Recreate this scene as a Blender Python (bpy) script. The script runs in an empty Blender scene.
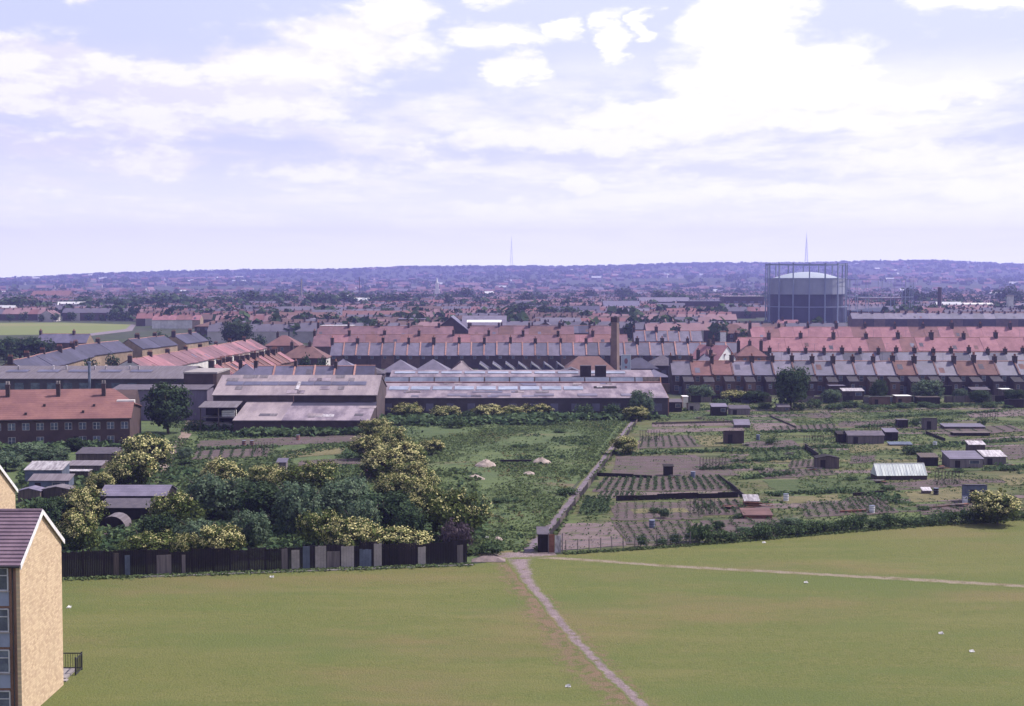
import bpy, math, random
from mathutils import Vector, Matrix, Quaternion, noise

SC = bpy.context.scene
COL = SC.collection
RND = random.Random(11)

# ------------------------------------------------------------------ camera model (used to survey the photo onto the ground)
FPX, CAM_H, HORIZON = 1422.0, 29.0, 280.0
PITCH = math.atan((353 - HORIZON) / FPX)
CP, SP = math.cos(PITCH), math.sin(PITCH)

def ray(px, py):
    x = (px - 512) / FPX
    y = (353 - py) / FPX
    return (x, CP + y * SP, -SP + y * CP)

def G(px, py, z=0.0):
    d = ray(px, py)
    t = (z - CAM_H) / d[2]
    return (d[0] * t, d[1] * t)

def ZY(py, Y):
    d = ray(512, py)
    return CAM_H + d[2] * Y / d[1]

def XA(px, Y, z=0.0):
    return (px - 512) / FPX * (Y * CP + (CAM_H - z) * SP)

ONES = ['', 'first', 'second', 'third', 'fourth', 'fifth', 'sixth', 'seventh', 'eighth', 'ninth', 'tenth', 'eleventh', 'twelfth',
        'thirteenth', 'fourteenth', 'fifteenth', 'sixteenth', 'seventeenth', 'eighteenth', 'nineteenth']
TENS = {2: ('twentieth', 'twenty'), 3: ('thirtieth', 'thirty'), 4: ('fortieth', 'forty'), 5: ('fiftieth', 'fifty'), 6: ('sixtieth', 'sixty')}

def nth(n):
    if n < 20:
        return ONES[n]
    a, b = divmod(n, 10)
    return TENS[a][0] if b == 0 else TENS[a][1] + '-' + ONES[b]

# ------------------------------------------------------------------ object helpers
def tag(o, label=None, cat=None, group=None, kind=None):
    if label: o['label'] = label
    if cat: o['category'] = cat
    if group: o['group'] = group
    if kind: o['kind'] = kind
    return o

def link(name, data, parent=None, loc=None, rz=0.0):
    o = bpy.data.objects.new(name, data)
    COL.objects.link(o)
    if parent is not None: o.parent = parent
    if loc is not None: o.location = loc
    if rz: o.rotation_euler = (0, 0, rz)
    return o

def thing(name, label, cat, loc=(0, 0, 0), rz=0.0, group=None):
    o = link(name, None, None, loc, rz)
    o.empty_display_size = 0.5
    return tag(o, label, cat, group)

class MB:
    """collects faces, then becomes one mesh"""
    def __init__(s):
        s.v, s.f, s.m, s.tone = [], [], [], []

    def face(s, pts, m=0, tone=0.5):
        n = len(s.v)
        s.v.extend(pts)
        s.f.append(tuple(range(n, n + len(pts))))
        s.m.append(m)
        s.tone.append(tone)

    def box(s, x0, y0, z0, x1, y1, z1, m=0, tone=0.5):
        n = len(s.v)
        s.v += [(x0, y0, z0), (x1, y0, z0), (x1, y1, z0), (x0, y1, z0), (x0, y0, z1), (x1, y0, z1), (x1, y1, z1), (x0, y1, z1)]
        for q in ((0, 3, 2, 1), (4, 5, 6, 7), (0, 1, 5, 4), (1, 2, 6, 5), (2, 3, 7, 6), (3, 0, 4, 7)):
            s.f.append(tuple(n + i for i in q)); s.m.append(m); s.tone.append(tone)
        return s

    def obox(s, cx, cy, z0, lx, ly, h, rz=0.0, m=0, tone=0.5):
        c, k = math.cos(rz), math.sin(rz)
        n = len(s.v)
        for z in (z0, z0 + h):
            for ax, ay in ((-lx / 2, -ly / 2), (lx / 2, -ly / 2), (lx / 2, ly / 2), (-lx / 2, ly / 2)):
                s.v.append((cx + ax * c - ay * k, cy + ax * k + ay * c, z))
        for q in ((0, 3, 2, 1), (4, 5, 6, 7), (0, 1, 5, 4), (1, 2, 6, 5), (2, 3, 7, 6), (3, 0, 4, 7)):
            s.f.append(tuple(n + i for i in q)); s.m.append(m); s.tone.append(tone)
        return s

    def prism(s, prof, x0, x1, m=0):
        """profile in (y, z), counter-clockwise seen from +x, extruded along x"""
        n, k = len(s.v), len(prof)
        s.v += [(x0, y, z) for y, z in prof] + [(x1, y, z) for y, z in prof]
        s.f.append(tuple(n + k - 1 - i for i in range(k))); s.m.append(m); s.tone.append(.5)
        s.f.append(tuple(n + k + i for i in range(k))); s.m.append(m); s.tone.append(.5)
        for i in range(k):
            j = (i + 1) % k
            s.f.append((n + i, n + j, n + k + j, n + k + i)); s.m.append(m); s.tone.append(.5)
        return s

    def prism_y(s, prof, y0, y1, m=0):
        """profile in (x, z), extruded along y"""
        n, k = len(s.v), len(prof)
        s.v += [(x, y0, z) for x, z in prof] + [(x, y1, z) for x, z in prof]
        s.f.append(tuple(n + i for i in range(k))); s.m.append(m); s.tone.append(.5)
        s.f.append(tuple(n + k + k - 1 - i for i in range(k))); s.m.append(m); s.tone.append(.5)
        for i in range(k):
            j = (i + 1) % k
            s.f.append((n + j, n + i, n + k + i, n + k + j)); s.m.append(m); s.tone.append(.5)
        return s

    def tube(s, p0, p1, r0, r1=None, n=8, m=0, cap=True):
        r1 = r0 if r1 is None else r1
        a, b = Vector(p0), Vector(p1)
        d = (b - a).normalized()
        u = d.orthogonal().normalized()
        w = d.cross(u)
        k = len(s.v)
        for c, r in ((a, r0), (b, r1)):
            for i in range(n):
                t = 2 * math.pi * i / n
                s.v.append(tuple(c + u * (r * math.cos(t)) + w * (r * math.sin(t))))
        for i in range(n):
            j = (i + 1) % n
            s.f.append((k + i, k + j, k + n + j, k + n + i)); s.m.append(m); s.tone.append(.5)
        if cap:
            s.f.append(tuple(k + n - 1 - i for i in range(n))); s.m.append(m); s.tone.append(.5)
            s.f.append(tuple(k + n + i for i in range(n))); s.m.append(m); s.tone.append(.5)
        return s

    def hip(s, x0, y0, x1, y1, z0, z1, run, t=0.18, over=0.35, m=0):
        """hipped roof over a rectangle, ridge along x, hips 'run' long at both ends (run = (left, right))"""
        x0, x1, y0, y1 = x0 - over, x1 + over, y0 - over, y1 + over
        ym = (y0 + y1) / 2
        a, b, c, d = (x0, y0, z0), (x1, y0, z0), (x1, y1, z0), (x0, y1, z0)
        e, f = (x0 + run[0], ym, z1), (x1 - run[1], ym, z1)
        lo = [(p[0], p[1], p[2] - t) for p in (a, b, c, d)]
        s.face([a, b, f, e], m); s.face([c, d, e, f], m)
        s.face([b, c, f], m); s.face([d, a, e], m)
        for i in range(4):
            p, q = (a, b, c, d)[i], (a, b, c, d)[(i + 1) % 4]
            s.face([lo[i], lo[(i + 1) % 4], q, p], m)
        s.face([lo[3], lo[2], lo[1], lo[0]], m)
        return s

    def mesh(s, name, mats, smooth=False, tone=False):
        me = bpy.data.meshes.new(name)
        me.from_pydata(s.v, [], s.f)
        for k in (mats if isinstance(mats, (list, tuple)) else [mats]):
            me.materials.append(k)
        if any(s.m):
            me.polygons.foreach_set('material_index', s.m)
        if smooth:
            me.polygons.foreach_set('use_smooth', [True] * len(s.f))
        if tone:
            a = me.attributes.new('tone', 'FLOAT', 'FACE')
            a.data.foreach_set('value', s.tone)
        me.update()
        return me

    def build(s, name, mats, parent=None, smooth=False, tone=False, loc=None, rz=0.0):
        return link(name, s.mesh(name, mats, smooth, tone), parent, loc, rz)

# ------------------------------------------------------------------ materials
def _mixrgb(nt, fac, a, b, blend='MIX'):
    n = nt.nodes.new('ShaderNodeMix')
    n.data_type = 'RGBA'; n.blend_type = blend
    for sock, val in ((n.inputs[0], fac), (n.inputs[6], a), (n.inputs[7], b)):
        if isinstance(val, bpy.types.NodeSocket): nt.links.new(val, sock)
        elif isinstance(val, (int, float)): sock.default_value = val
        else: sock.default_value = (*val, 1)
    return n.outputs[2]

def _math(nt, op, a, b=None, c=None, clamp=False):
    n = nt.nodes.new('ShaderNodeMath'); n.operation = op; n.use_clamp = clamp
    for i, val in enumerate((a, b, c)):
        if val is None: continue
        if isinstance(val, bpy.types.NodeSocket): nt.links.new(val, n.inputs[i])
        else: n.inputs[i].default_value = val
    return n.outputs[0]

def _noise(nt, vec, scale, detail=4, rough=.55, dist=0.0):
    n = nt.nodes.new('ShaderNodeTexNoise')
    n.inputs['Scale'].default_value = scale; n.inputs['Detail'].default_value = detail
    n.inputs['Roughness'].default_value = rough; n.inputs['Distortion'].default_value = dist
    nt.links.new(vec, n.inputs['Vector'])
    return n.outputs['Fac']

def _ramp(nt, fac, lo, hi, interp='SMOOTHSTEP'):
    n = nt.nodes.new('ShaderNodeMapRange'); n.interpolation_type = interp
    n.inputs['From Min'].default_value = lo; n.inputs['From Max'].default_value = hi
    nt.links.new(fac, n.inputs['Value'])
    return n.outputs['Result']

def newmat(name):
    m = bpy.data.materials.new(name)
    m.use_nodes = True
    nt = m.node_tree
    return m, nt, nt.nodes['Principled BSDF']

def mul(c, k):
    return tuple(min(1.0, x * k) for x in c)

def M(name, col, col2=None, scale=1.0, rough=.85, inst=.12, fine=.25, bump=0.0, streak=None, courses=None, spec=.25, metal=0.0):
    """weathered surface: two tones mixed by noise, a finer speckle, a per-object tone; optional tile courses (in z)"""
    m, nt, b = newmat(name)
    col2 = col2 or mul(col, .72)
    tc = nt.nodes.new('ShaderNodeTexCoord')
    vec = tc.outputs['Object']
    if streak:
        mp = nt.nodes.new('ShaderNodeMapping'); mp.inputs['Scale'].default_value = streak
        nt.links.new(vec, mp.inputs['Vector']); sv = mp.outputs['Vector']
    else:
        sv = vec
    oi = nt.nodes.new('ShaderNodeObjectInfo')
    off = nt.nodes.new('ShaderNodeVectorMath'); off.operation = 'ADD'
    sc = nt.nodes.new('ShaderNodeVectorMath'); sc.operation = 'SCALE'
    cx = nt.nodes.new('ShaderNodeCombineXYZ')
    for i in range(3): nt.links.new(oi.outputs['Random'], cx.inputs[i])
    nt.links.new(cx.outputs[0], sc.inputs[0]); sc.inputs['Scale'].default_value = 53.0
    nt.links.new(sv, off.inputs[0]); nt.links.new(sc.outputs[0], off.inputs[1])
    n1 = _ramp(nt, _noise(nt, off.outputs[0], scale, 5, .6), .35, .65)
    c = _mixrgb(nt, n1, col, col2)
    n2 = _noise(nt, off.outputs[0], scale * 9, 3, .6)
    k = _math(nt, 'MULTIPLY_ADD', n2, 2 * fine, 1 - fine)
    r = _math(nt, 'MULTIPLY_ADD', oi.outputs['Random'], 2 * inst, 1 - inst)
    k = _math(nt, 'MULTIPLY', k, r)
    if courses:
        sep = nt.nodes.new('ShaderNodeSeparateXYZ'); nt.links.new(vec, sep.inputs[0])
        fr = _math(nt, 'FRACT', _math(nt, 'MULTIPLY', sep.outputs['Z'], 1 / courses))
        line = _ramp(nt, fr, .0, .35)
        k = _math(nt, 'MULTIPLY', k, _math(nt, 'MULTIPLY_ADD', line, .28, .76))
    v = nt.nodes.new('ShaderNodeVectorMath'); v.operation = 'SCALE'
    nt.links.new(c, v.inputs[0]); nt.links.new(k, v.inputs['Scale'])
    nt.links.new(v.outputs[0], b.inputs['Base Color'])
    b.inputs['Roughness'].default_value = rough
    b.inputs['Specular IOR Level'].default_value = spec
    b.inputs['Metallic'].default_value = metal
    if bump:
        bp = nt.nodes.new('ShaderNodeBump'); bp.inputs['Strength'].default_value = bump; bp.inputs['Distance'].default_value = .1
        nt.links.new(n2, bp.inputs['Height']); nt.links.new(bp.outputs[0], b.inputs['Normal'])
    return m

def leafmat(name, dark, light, trans=.22, inst=.16):
    m, nt, b = newmat(name)
    nt.nodes.remove(b)
    out = nt.nodes['Material Output']
    at = nt.nodes.new('ShaderNodeAttribute'); at.attribute_name = 'tone'
    oi = nt.nodes.new('ShaderNodeObjectInfo')
    c = _mixrgb(nt, at.outputs['Fac'], dark, light)
    r = _math(nt, 'MULTIPLY_ADD', oi.outputs['Random'], 2 * inst, 1 - inst)
    v = nt.nodes.new('ShaderNodeVectorMath'); v.operation = 'SCALE'
    nt.links.new(c, v.inputs[0]); nt.links.new(r, v.inputs['Scale'])
    d = nt.nodes.new('ShaderNodeBsdfDiffuse'); t = nt.nodes.new('ShaderNodeBsdfTranslucent')
    mx = nt.nodes.new('ShaderNodeMixShader'); mx.inputs[0].default_value = trans
    nt.links.new(v.outputs[0], d.inputs['Color']); nt.links.new(v.outputs[0], t.inputs['Color'])
    nt.links.new(d.outputs[0], mx.inputs[1]); nt.links.new(t.outputs[0], mx.inputs[2])
    nt.links.new(mx.outputs[0], out.inputs['Surface'])
    return m

def groundmat(name, layers, base, rough=.95, bump=.0, bscale=2.0):
    """ground: base colour, then (colour, scale, lo, hi, stretch) patches of noise laid over it"""
    m, nt, b = newmat(name)
    tc = nt.nodes.new('ShaderNodeTexCoord')
    c = base
    for i, (col, scale, lo, hi, st, *amt) in enumerate(layers):
        mp = nt.nodes.new('ShaderNodeMapping'); mp.inputs['Scale'].default_value = (st[0], st[1], 1)
        mp.inputs['Location'].default_value = (i * 37.3, i * 11.7, i * 3)
        mp.inputs['Rotation'].default_value = (0, 0, st[2] if len(st) > 2 else 0)
        nt.links.new(tc.outputs['Object'], mp.inputs['Vector'])
        f = _ramp(nt, _noise(nt, mp.outputs['Vector'], scale, 5, .62), lo, hi)
        if amt: f = _math(nt, 'MULTIPLY', f, amt[0])
        c = _mixrgb(nt, f, c, col)
    nt.links.new(c, b.inputs['Base Color'])
    b.inputs['Roughness'].default_value = rough
    b.inputs['Specular IOR Level'].default_value = .1
    if bump:
        h = _noise(nt, tc.outputs['Object'], bscale, 5, .65)
        bp = nt.nodes.new('ShaderNodeBump'); bp.inputs['Strength'].default_value = bump; bp.inputs['Distance'].default_value = .4
        nt.links.new(h, bp.inputs['Height']); nt.links.new(bp.outputs[0], b.inputs['Normal'])
    return m

MT = {}
MT['slate'] = M('slate', (.100, .088, .145), (.071, .064, .106), scale=.5, rough=.6, inst=.22, courses=.22, spec=.4)
MT['slate_pale'] = M('slate_pale', (.130, .110, .165), (.094, .081, .124), scale=.5, rough=.6, inst=.16, courses=.22, spec=.4)
MT['slate_dark'] = M('slate_dark', (.052, .047, .085), (.038, .034, .06), scale=.5, rough=.6, inst=.2, courses=.22)
MT['tile_red'] = M('tile_red', (.185, .092, .095), (.135, .068, .072), scale=.45, inst=.12, courses=.25)
MT['tile_pink'] = M('tile_pink', (.265, .128, .150), (.205, .095, .115), scale=.35, inst=.1, courses=.25)
MT['tile_mauve'] = M('tile_mauve', (.185, .100, .120), (.135, .074, .092), scale=.4, inst=.14, courses=.25)
MT['tile_brown'] = M('tile_brown', (.145, .078, .078), (.105, .058, .06), scale=.45, inst=.14, courses=.25)
MT['brick'] = M('brick', (.125, .078, .068), (.09, .056, .05), scale=.6, inst=.2)
MT['brick_dark'] = M('brick_dark', (.062, .043, .048), (.044, .031, .035), scale=.6, inst=.15)
MT['brick_tan'] = M('brick_tan', (.26, .19, .14), (.20, .145, .105), scale=.6, inst=.15)
MT['brick_orange'] = M('brick_orange', (.28, .145, .10), (.20, .105, .08), scale=.8, inst=.12)
MT['render_white'] = M('render_white', (.55, .52, .51), (.44, .415, .41), scale=.5, inst=.08, fine=.1)
MT['white'] = M('white_paint', (.66, .65, .66), (.54, .52, .54), scale=2, inst=.05, fine=.08)
MT['glass'] = M('window_glass', (.10, .12, .17), (.05, .06, .10), scale=.9, rough=.15, inst=.35, spec=.6)
MT['tar'] = M('tarred_felt', (.042, .036, .046), (.03, .026, .034), scale=1.2, inst=.2)
MT['felt'] = M('roof_felt', (.095, .08, .105), (.068, .058, .078), scale=1.2, inst=.18)
MT['corrugated'] = M('corrugated_sheet', (.165, .14, .165), (.11, .09, .105), scale=.5, inst=.15, streak=(6, .3, 1), rough=.6)
MT['asbestos'] = M('cement_sheet', (.265, .215, .235), (.175, .14, .165), scale=.2, inst=.06, streak=(1.6, .35, 1), fine=.2)
MT['asbestos_dirty'] = M('cement_sheet_stained', (.255, .205, .245), (.125, .098, .135), scale=.26, inst=.06, streak=(1.5, .45, 1), fine=.25)
MT['pale_sheet'] = M('pale_sheet', (.42, .39, .43), (.20, .175, .20), scale=1.0, inst=.2, streak=(3, .6, 1), fine=.3)
MT['timber'] = M('old_timber', (.11, .085, .08), (.06, .048, .05), scale=.8, inst=.25, streak=(5, 5, .4))
MT['timber_dark'] = M('creosoted_timber', (.020, .014, .019), (.012, .009, .012), scale=.8, inst=.35, streak=(5, 5, .4))
MT['timber_grey'] = M('grey_timber', (.155, .13, .14), (.10, .085, .095), scale=.8, inst=.2, streak=(5, 5, .4))
MT['timber_blue'] = M('blue_painted_board', (.115, .135, .20), (.08, .095, .14), scale=.9, inst=.15)
MT['concrete'] = M('concrete', (.30, .265, .27), (.22, .195, .20), scale=.6, inst=.1)
MT['rust'] = M('rusty_iron', (.19, .08, .06), (.11, .048, .042), scale=1.5, inst=.15)
MT['bark'] = M('bark', (.10, .075, .06), (.06, .045, .04), scale=2, inst=.15)
MT['steel'] = M('grey_steel', (.17, .19, .27), (.13, .145, .21), scale=.4, inst=.08, fine=.1, rough=.5)
MT['black_iron'] = M('black_iron', (.03, .03, .035), (.02, .02, .022), scale=2, inst=.1)
MT['terracotta'] = M('terracotta', (.27, .115, .085), (.19, .08, .065), scale=3, inst=.2)
MT['tan_ridge'] = M('ridge_tile', (.34, .185, .16), (.26, .135, .12), scale=2, inst=.2)
MT['chalk'] = M('pale_sand', (.36, .29, .27), (.21, .17, .155), scale=1.1, inst=.1, bump=.4)
MT['yellow'] = M('straw_heap', (.50, .42, .22), (.35, .30, .16), scale=1.5, inst=.1, bump=.4)
# ------------------------------------------------------------------ camera, sun, sky, air
cam = bpy.data.cameras.new('camera')
cam.sensor_width = 36.0; cam.lens = FPX * 36.0 / 1024.0
cam.clip_start = .5; cam.clip_end = 30000
co = link('camera', cam)
co.location = (0, 0, CAM_H); co.rotation_euler = (math.pi / 2 - PITCH, 0, 0)
SC.camera = co

SUN_AZ, SUN_EL = math.radians(74), math.radians(53)
sv = Vector((math.cos(SUN_EL) * math.sin(SUN_AZ), math.cos(SUN_EL) * math.cos(SUN_AZ), math.sin(SUN_EL)))
sl = bpy.data.lights.new('sun', 'SUN')
sl.energy = 5.0; sl.angle = math.radians(.5); sl.color = (1.0, .93, .84)
so = link('sun', sl); so.rotation_mode = 'QUATERNION'; so.rotation_quaternion = sv.to_track_quat('Z', 'Y')
so.location = (200, 100, 400)

W = bpy.data.worlds.new('World'); SC.world = W; W.use_nodes = True
nt = W.node_tree
bg = nt.nodes['Background']; bg.inputs['Strength'].default_value = .10
sky = nt.nodes.new('ShaderNodeTexSky'); sky.sky_type = 'NISHITA'; sky.sun_disc = False
sky.sun_elevation = SUN_EL; sky.sun_rotation = SUN_AZ
sky.air_density = 1.0; sky.dust_density = .6; sky.ozone_density = 2.5
tc = nt.nodes.new('ShaderNodeTexCoord')
sep = nt.nodes.new('ShaderNodeSeparateXYZ'); nt.links.new(tc.outputs['Generated'], sep.inputs[0])
az = _math(nt, 'ARCTAN2', sep.outputs['X'], sep.outputs['Y'])
el = _math(nt, 'ARCSINE', sep.outputs['Z'])
pos = nt.nodes.new('ShaderNodeCombineXYZ'); nt.links.new(az, pos.inputs[0]); nt.links.new(el, pos.inputs[1])
def vmath(op, a, b):
    n = nt.nodes.new('ShaderNodeVectorMath'); n.operation = op
    for i, val in enumerate((a, b)):
        if val is None: continue
        if isinstance(val, bpy.types.NodeSocket): nt.links.new(val, n.inputs[i])
        else: n.inputs[i].default_value = val
    return n
st = vmath('MULTIPLY', pos.outputs[0], (1.0, 2.3, 1.0)).outputs[0]
def wnoise(scale, detail, off, col=False, rough=.55):
    o = vmath('ADD', st, (off, off * .7, off * 1.3)).outputs[0]
    n = nt.nodes.new('ShaderNodeTexNoise'); n.inputs['Scale'].default_value = scale; n.inputs['Detail'].default_value = detail
    n.inputs['Roughness'].default_value = rough
    nt.links.new(o, n.inputs['Vector'])
    return n.outputs['Color'] if col else n.outputs['Fac']
wa = vmath('SUBTRACT', wnoise(22, 6, 3.1, True, .6), (.5, .5, .5)).outputs[0]
wb = vmath('MULTIPLY', wa, (.075, .034, 0)).outputs[0]
warp = vmath('ADD', pos.outputs[0], wb).outputs[0]
# cumulus banks as seen over the town: (azimuth, elevation, half-widths) in 1/1422 rad
BANKS = [(740, 22, 66, 40, 1), (770, 78, 120, 40, .95), (890, 98, 130, 16, .85), (700, 116, 180, 22, .85), (570, 136, 170, 16, .7), (850, 124, 110, 14, .7),
         (60, 78, 110, 32, .85), (160, 92, 110, 30, .8), (290, 70, 100, 32, .9), (350, 48, 95, 30, .8), (395, 14, 50, 28, .9), (270, 100, 130, 26, .7),
         (515, 66, 34, 15, .75), (500, 38, 60, 16, .6), (562, 26, 20, 17, .7), (606, 38, 22, 28, .7), (640, 24, 15, 15, .6), (975, 8, 95, 17, 1),
         (90, 8, 30, 14, .6), (480, 4, 30, 10, .5),
         (175, 130, 60, 14, .55), (50, 108, 80, 18, .6), (160, 162, 70, 16, .75), (30, 196, 70, 14, .65), (120, 122, 60, 10, .5),
         (380, 150, 90, 14, .55), (330, 168, 120, 14, .5), (455, 162, 60, 12, .5), (575, 180, 34, 14, .65), (660, 175, 60, 12, .5), (770, 190, 130, 13, .6), (900, 160, 120, 18, .6), (980, 185, 90, 22, .6),
         (840, 168, 70, 14, .5), (480, 205, 180, 14, .45), (700, 222, 200, 16, .4), (230, 205, 120, 14, .4), (90, 225, 120, 14, .4), (940, 215, 130, 18, .45), (60, 150, 70, 12, .5)]
dens = None
for (bx, by, rx, ry, wt) in BANKS:
    c = ((bx - 512) / FPX, (HORIZON - by - 5) / FPX, 0)
    d = vmath('SUBTRACT', warp, c).outputs[0]
    d = vmath('MULTIPLY', d, (FPX / rx, FPX / ry * .9, 0)).outputs[0]
    ln = nt.nodes.new('ShaderNodeVectorMath'); ln.operation = 'LENGTH'; nt.links.new(d, ln.inputs[0])
    mr = nt.nodes.new('ShaderNodeMapRange'); mr.interpolation_type = 'SMOOTHSTEP'
    mr.inputs['From Min'].default_value = 1.35; mr.inputs['From Max'].default_value = .15
    mr.inputs['To Max'].default_value = wt
    nt.links.new(ln.outputs['Value'], mr.inputs['Value'])
    dens = mr.outputs[0] if dens is None else _math(nt, 'MAXIMUM', dens, mr.outputs[0])
# cloud elsewhere in the sky, off the sides of the view
off = _ramp(nt, _math(nt, 'ABSOLUTE', az), .38, .5)
high = _ramp(nt, el, .2, .28)
oth = _math(nt, 'MULTIPLY', _math(nt, 'MAXIMUM', off, high), _ramp(nt, wnoise(5, 4, 9), .48, .78))
dens = _math(nt, 'MAXIMUM', dens, oth)
det = wnoise(30, 7, 1.7, rough=.62)
def wn_at(o, scale, detail):
    v = vmath('ADD', st, o).outputs[0]
    n = nt.nodes.new('ShaderNodeTexNoise'); n.inputs['Scale'].default_value = scale; n.inputs['Detail'].default_value = detail; n.inputs['Roughness'].default_value = .6
    nt.links.new(v, n.inputs['Vector'])
    return n.outputs['Fac']
# relief: cloud is lit where the billow falls away towards the sun (up and to the right)
relief = _math(nt, 'SUBTRACT', wn_at((1.7, 1.19, 2.21), 30, 4), wn_at((1.7 + .012, 1.19 + .03, 2.21), 30, 4))
dens = _math(nt, 'ADD', dens, _math(nt, 'MULTIPLY_ADD', det, 1.05, -.50))
cover = _ramp(nt, dens, .10, .60)
# low ranks of small cumulus, flattened by distance: noise on a level cloud sheet seen from below
inv = _math(nt, 'DIVIDE', 1.0, _math(nt, 'ADD', _math(nt, 'MAXIMUM', el, 0.0), .045))
pl = nt.nodes.new('ShaderNodeCombineXYZ')
nt.links.new(_math(nt, 'MULTIPLY', az, inv), pl.inputs[0]); nt.links.new(inv, pl.inputs[1])
n2 = nt.nodes.new('ShaderNodeTexNoise'); n2.inputs['Scale'].default_value = .92; n2.inputs['Detail'].default_value = 7; n2.inputs['Roughness'].default_value = .6
pv = nt.nodes.new('ShaderNodeVectorMath'); pv.operation = 'MULTIPLY'; nt.links.new(pl.outputs[0], pv.inputs[0]); pv.inputs[1].default_value = (1.0, .62, 1)
nt.links.new(pv.outputs[0], n2.inputs['Vector'])
ranks = _math(nt, 'MULTIPLY', _ramp(nt, n2.outputs['Fac'], .42, .60), _ramp(nt, el, .165, .12))
cover = _math(nt, 'MAXIMUM', cover, _math(nt, 'MULTIPLY', ranks, .95))
veil = _math(nt, 'MULTIPLY', _ramp(nt, wnoise(12, 5, 5.5), .2, .75), _ramp(nt, el, .19, .06))
veil = _math(nt, 'MULTIPLY', veil, .55)
bright = _ramp(nt, az, -.34, .10)
skyc = vmath('MULTIPLY', sky.outputs[0], (1.02, .95, 1.08)).outputs[0]
skyc = _mixrgb(nt, _math(nt, 'MULTIPLY_ADD', _ramp(nt, el, .20, .55), -.5, .88), skyc, (5.45, 5.75, 7.35))
skyc = _mixrgb(nt, _math(nt, 'MULTIPLY', bright, .45), skyc, (6.75, 7.05, 8.5))
skyc = _mixrgb(nt, veil, skyc, (6.85, 6.8, 7.9))
tone = _math(nt, 'ADD', _ramp(nt, _math(nt, 'ADD', _math(nt, 'MULTIPLY', dens, .5), _math(nt, 'MULTIPLY', det, .6)), .2, 1.0), _math(nt, 'MULTIPLY', relief, 3.2), clamp=True)
ccol = _mixrgb(nt, tone, (6.7, 6.5, 7.75), (8.4, 8.2, 8.55))
ccol = _mixrgb(nt, _math(nt, 'MULTIPLY', bright, _math(nt, 'MULTIPLY_ADD', tone, .2, .8)), ccol, (9.2, 9.1, 9.5))
allc = _mixrgb(nt, cover, skyc, ccol)
allc = _mixrgb(nt, _ramp(nt, el, .10, .0), allc, (13.4, 13.3, 10.2))
nt.links.new(allc, bg.inputs['Color'])
W.cycles.sampling_method = 'MANUAL'; W.cycles.sample_map_resolution = 512

SC.view_settings.view_transform = 'Standard'
SC.view_settings.look = 'None'
SC.view_settings.gamma = 1.0
SC.view_settings.exposure = 0.50
SC.view_settings.use_curve_mapping = False
SC.render.engine = 'CYCLES'
cy = SC.cycles
cy.use_denoising = True
cy.max_bounces = 5; cy.diffuse_bounces = 3; cy.glossy_bounces = 2; cy.transmission_bounces = 3; cy.transparent_max_bounces = 6; cy.volume_bounces = 1
cy.sample_clamp_indirect = 6

HAZE_DENSITY = 1.5e-4
def make_haze():
    m = bpy.data.materials.new('haze'); m.use_nodes = True
    n = m.node_tree; n.nodes.remove(n.nodes['Principled BSDF'])
    pv = n.nodes.new('ShaderNodeVolumePrincipled')
    pv.inputs['Density'].default_value = HAZE_DENSITY
    pv.inputs['Color'].default_value = (.41, .41, .98, 1)
    pv.inputs['Anisotropy'].default_value = .25
    n.links.new(pv.outputs[0], n.nodes['Material Output'].inputs['Volume'])
    o = MB().box(-6600, -420, -1.0, 6600, 7650, 300).build('haze', m)
    tag(o, kind='stuff')
make_haze()
# ------------------------------------------------------------------ ground, field, paths, hills
HILL_TOP = [(-400, 281), (0, 281), (50, 278.5), (100, 275), (150, 274), (230, 272.5), (300, 271.5), (400, 270), (500, 268.5), (600, 267.5), (700, 265.5),
            (760, 265), (850, 264), (930, 263.5), (1024, 266), (1450, 267)]
def hill_line(px):
    for (a, ya), (b, yb) in zip(HILL_TOP, HILL_TOP[1:]):
        if a <= px <= b:
            return ya + (yb - ya) * (px - a) / (b - a)
    return HILL_TOP[0][1] if px < 0 else HILL_TOP[-1][1]
def sstep(a, b, x):
    t = max(0, min(1, (x - a) / (b - a)))
    return t * t * (3 - 2 * t)
def terrain(x, y):
    if y < 2600: return 0.0
    px = 512 + x / y * FPX
    top = max(6, CAM_H + (HORIZON - hill_line(px)) / FPX * 6800)
    h = top * (.34 * sstep(2700, 4600, y) + .66 * sstep(4300, 6800, y))
    h += 5 * math.sin(x / 310 + y / 700) * sstep(3000, 4500, y) * (1 - sstep(6000, 6800, y)) + 5 * math.sin(x / 173 - y / 420) * sstep(3500, 5000, y) * (1 - .6 * sstep(6000, 6800, y))
    h *= 1 - .15 * sstep(7000, 7600, y)
    return max(h, 0)

mg = groundmat('town_ground', [((.05, .062, .034), .02, .4, .6, (1, 1)), ((.075, .062, .06), .06, .5, .7, (1, 1)), ((.034, .044, .026), .3, .45, .65, (1, 1))], (.048, .05, .038))
b = MB()
xs = [-6500, -5500, -4700, -4100] + [-3600 + 90 * i for i in range(81)] + [4100, 4700, 5500, 6500]
ys = [-380, 60, 700, 1500, 2400] + [2650 + 110 * i for i in range(45)]
for y in ys:
    for x in xs:
        b.v.append((x, y, terrain(x, y)))
nx = len(xs)
for j in range(len(ys) - 1):
    for i in range(nx - 1):
        b.f.append((j * nx + i, j * nx + i + 1, (j + 1) * nx + i + 1, (j + 1) * nx + i)); b.m.append(0)
tag(b.build('ground', mg, smooth=True), kind='structure')

def sheet(name, pts, z, mat, kind='structure'):
    b = MB(); b.face([(p[0], p[1], z) for p in pts])
    return tag(b.build(name, mat), kind=kind)

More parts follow.
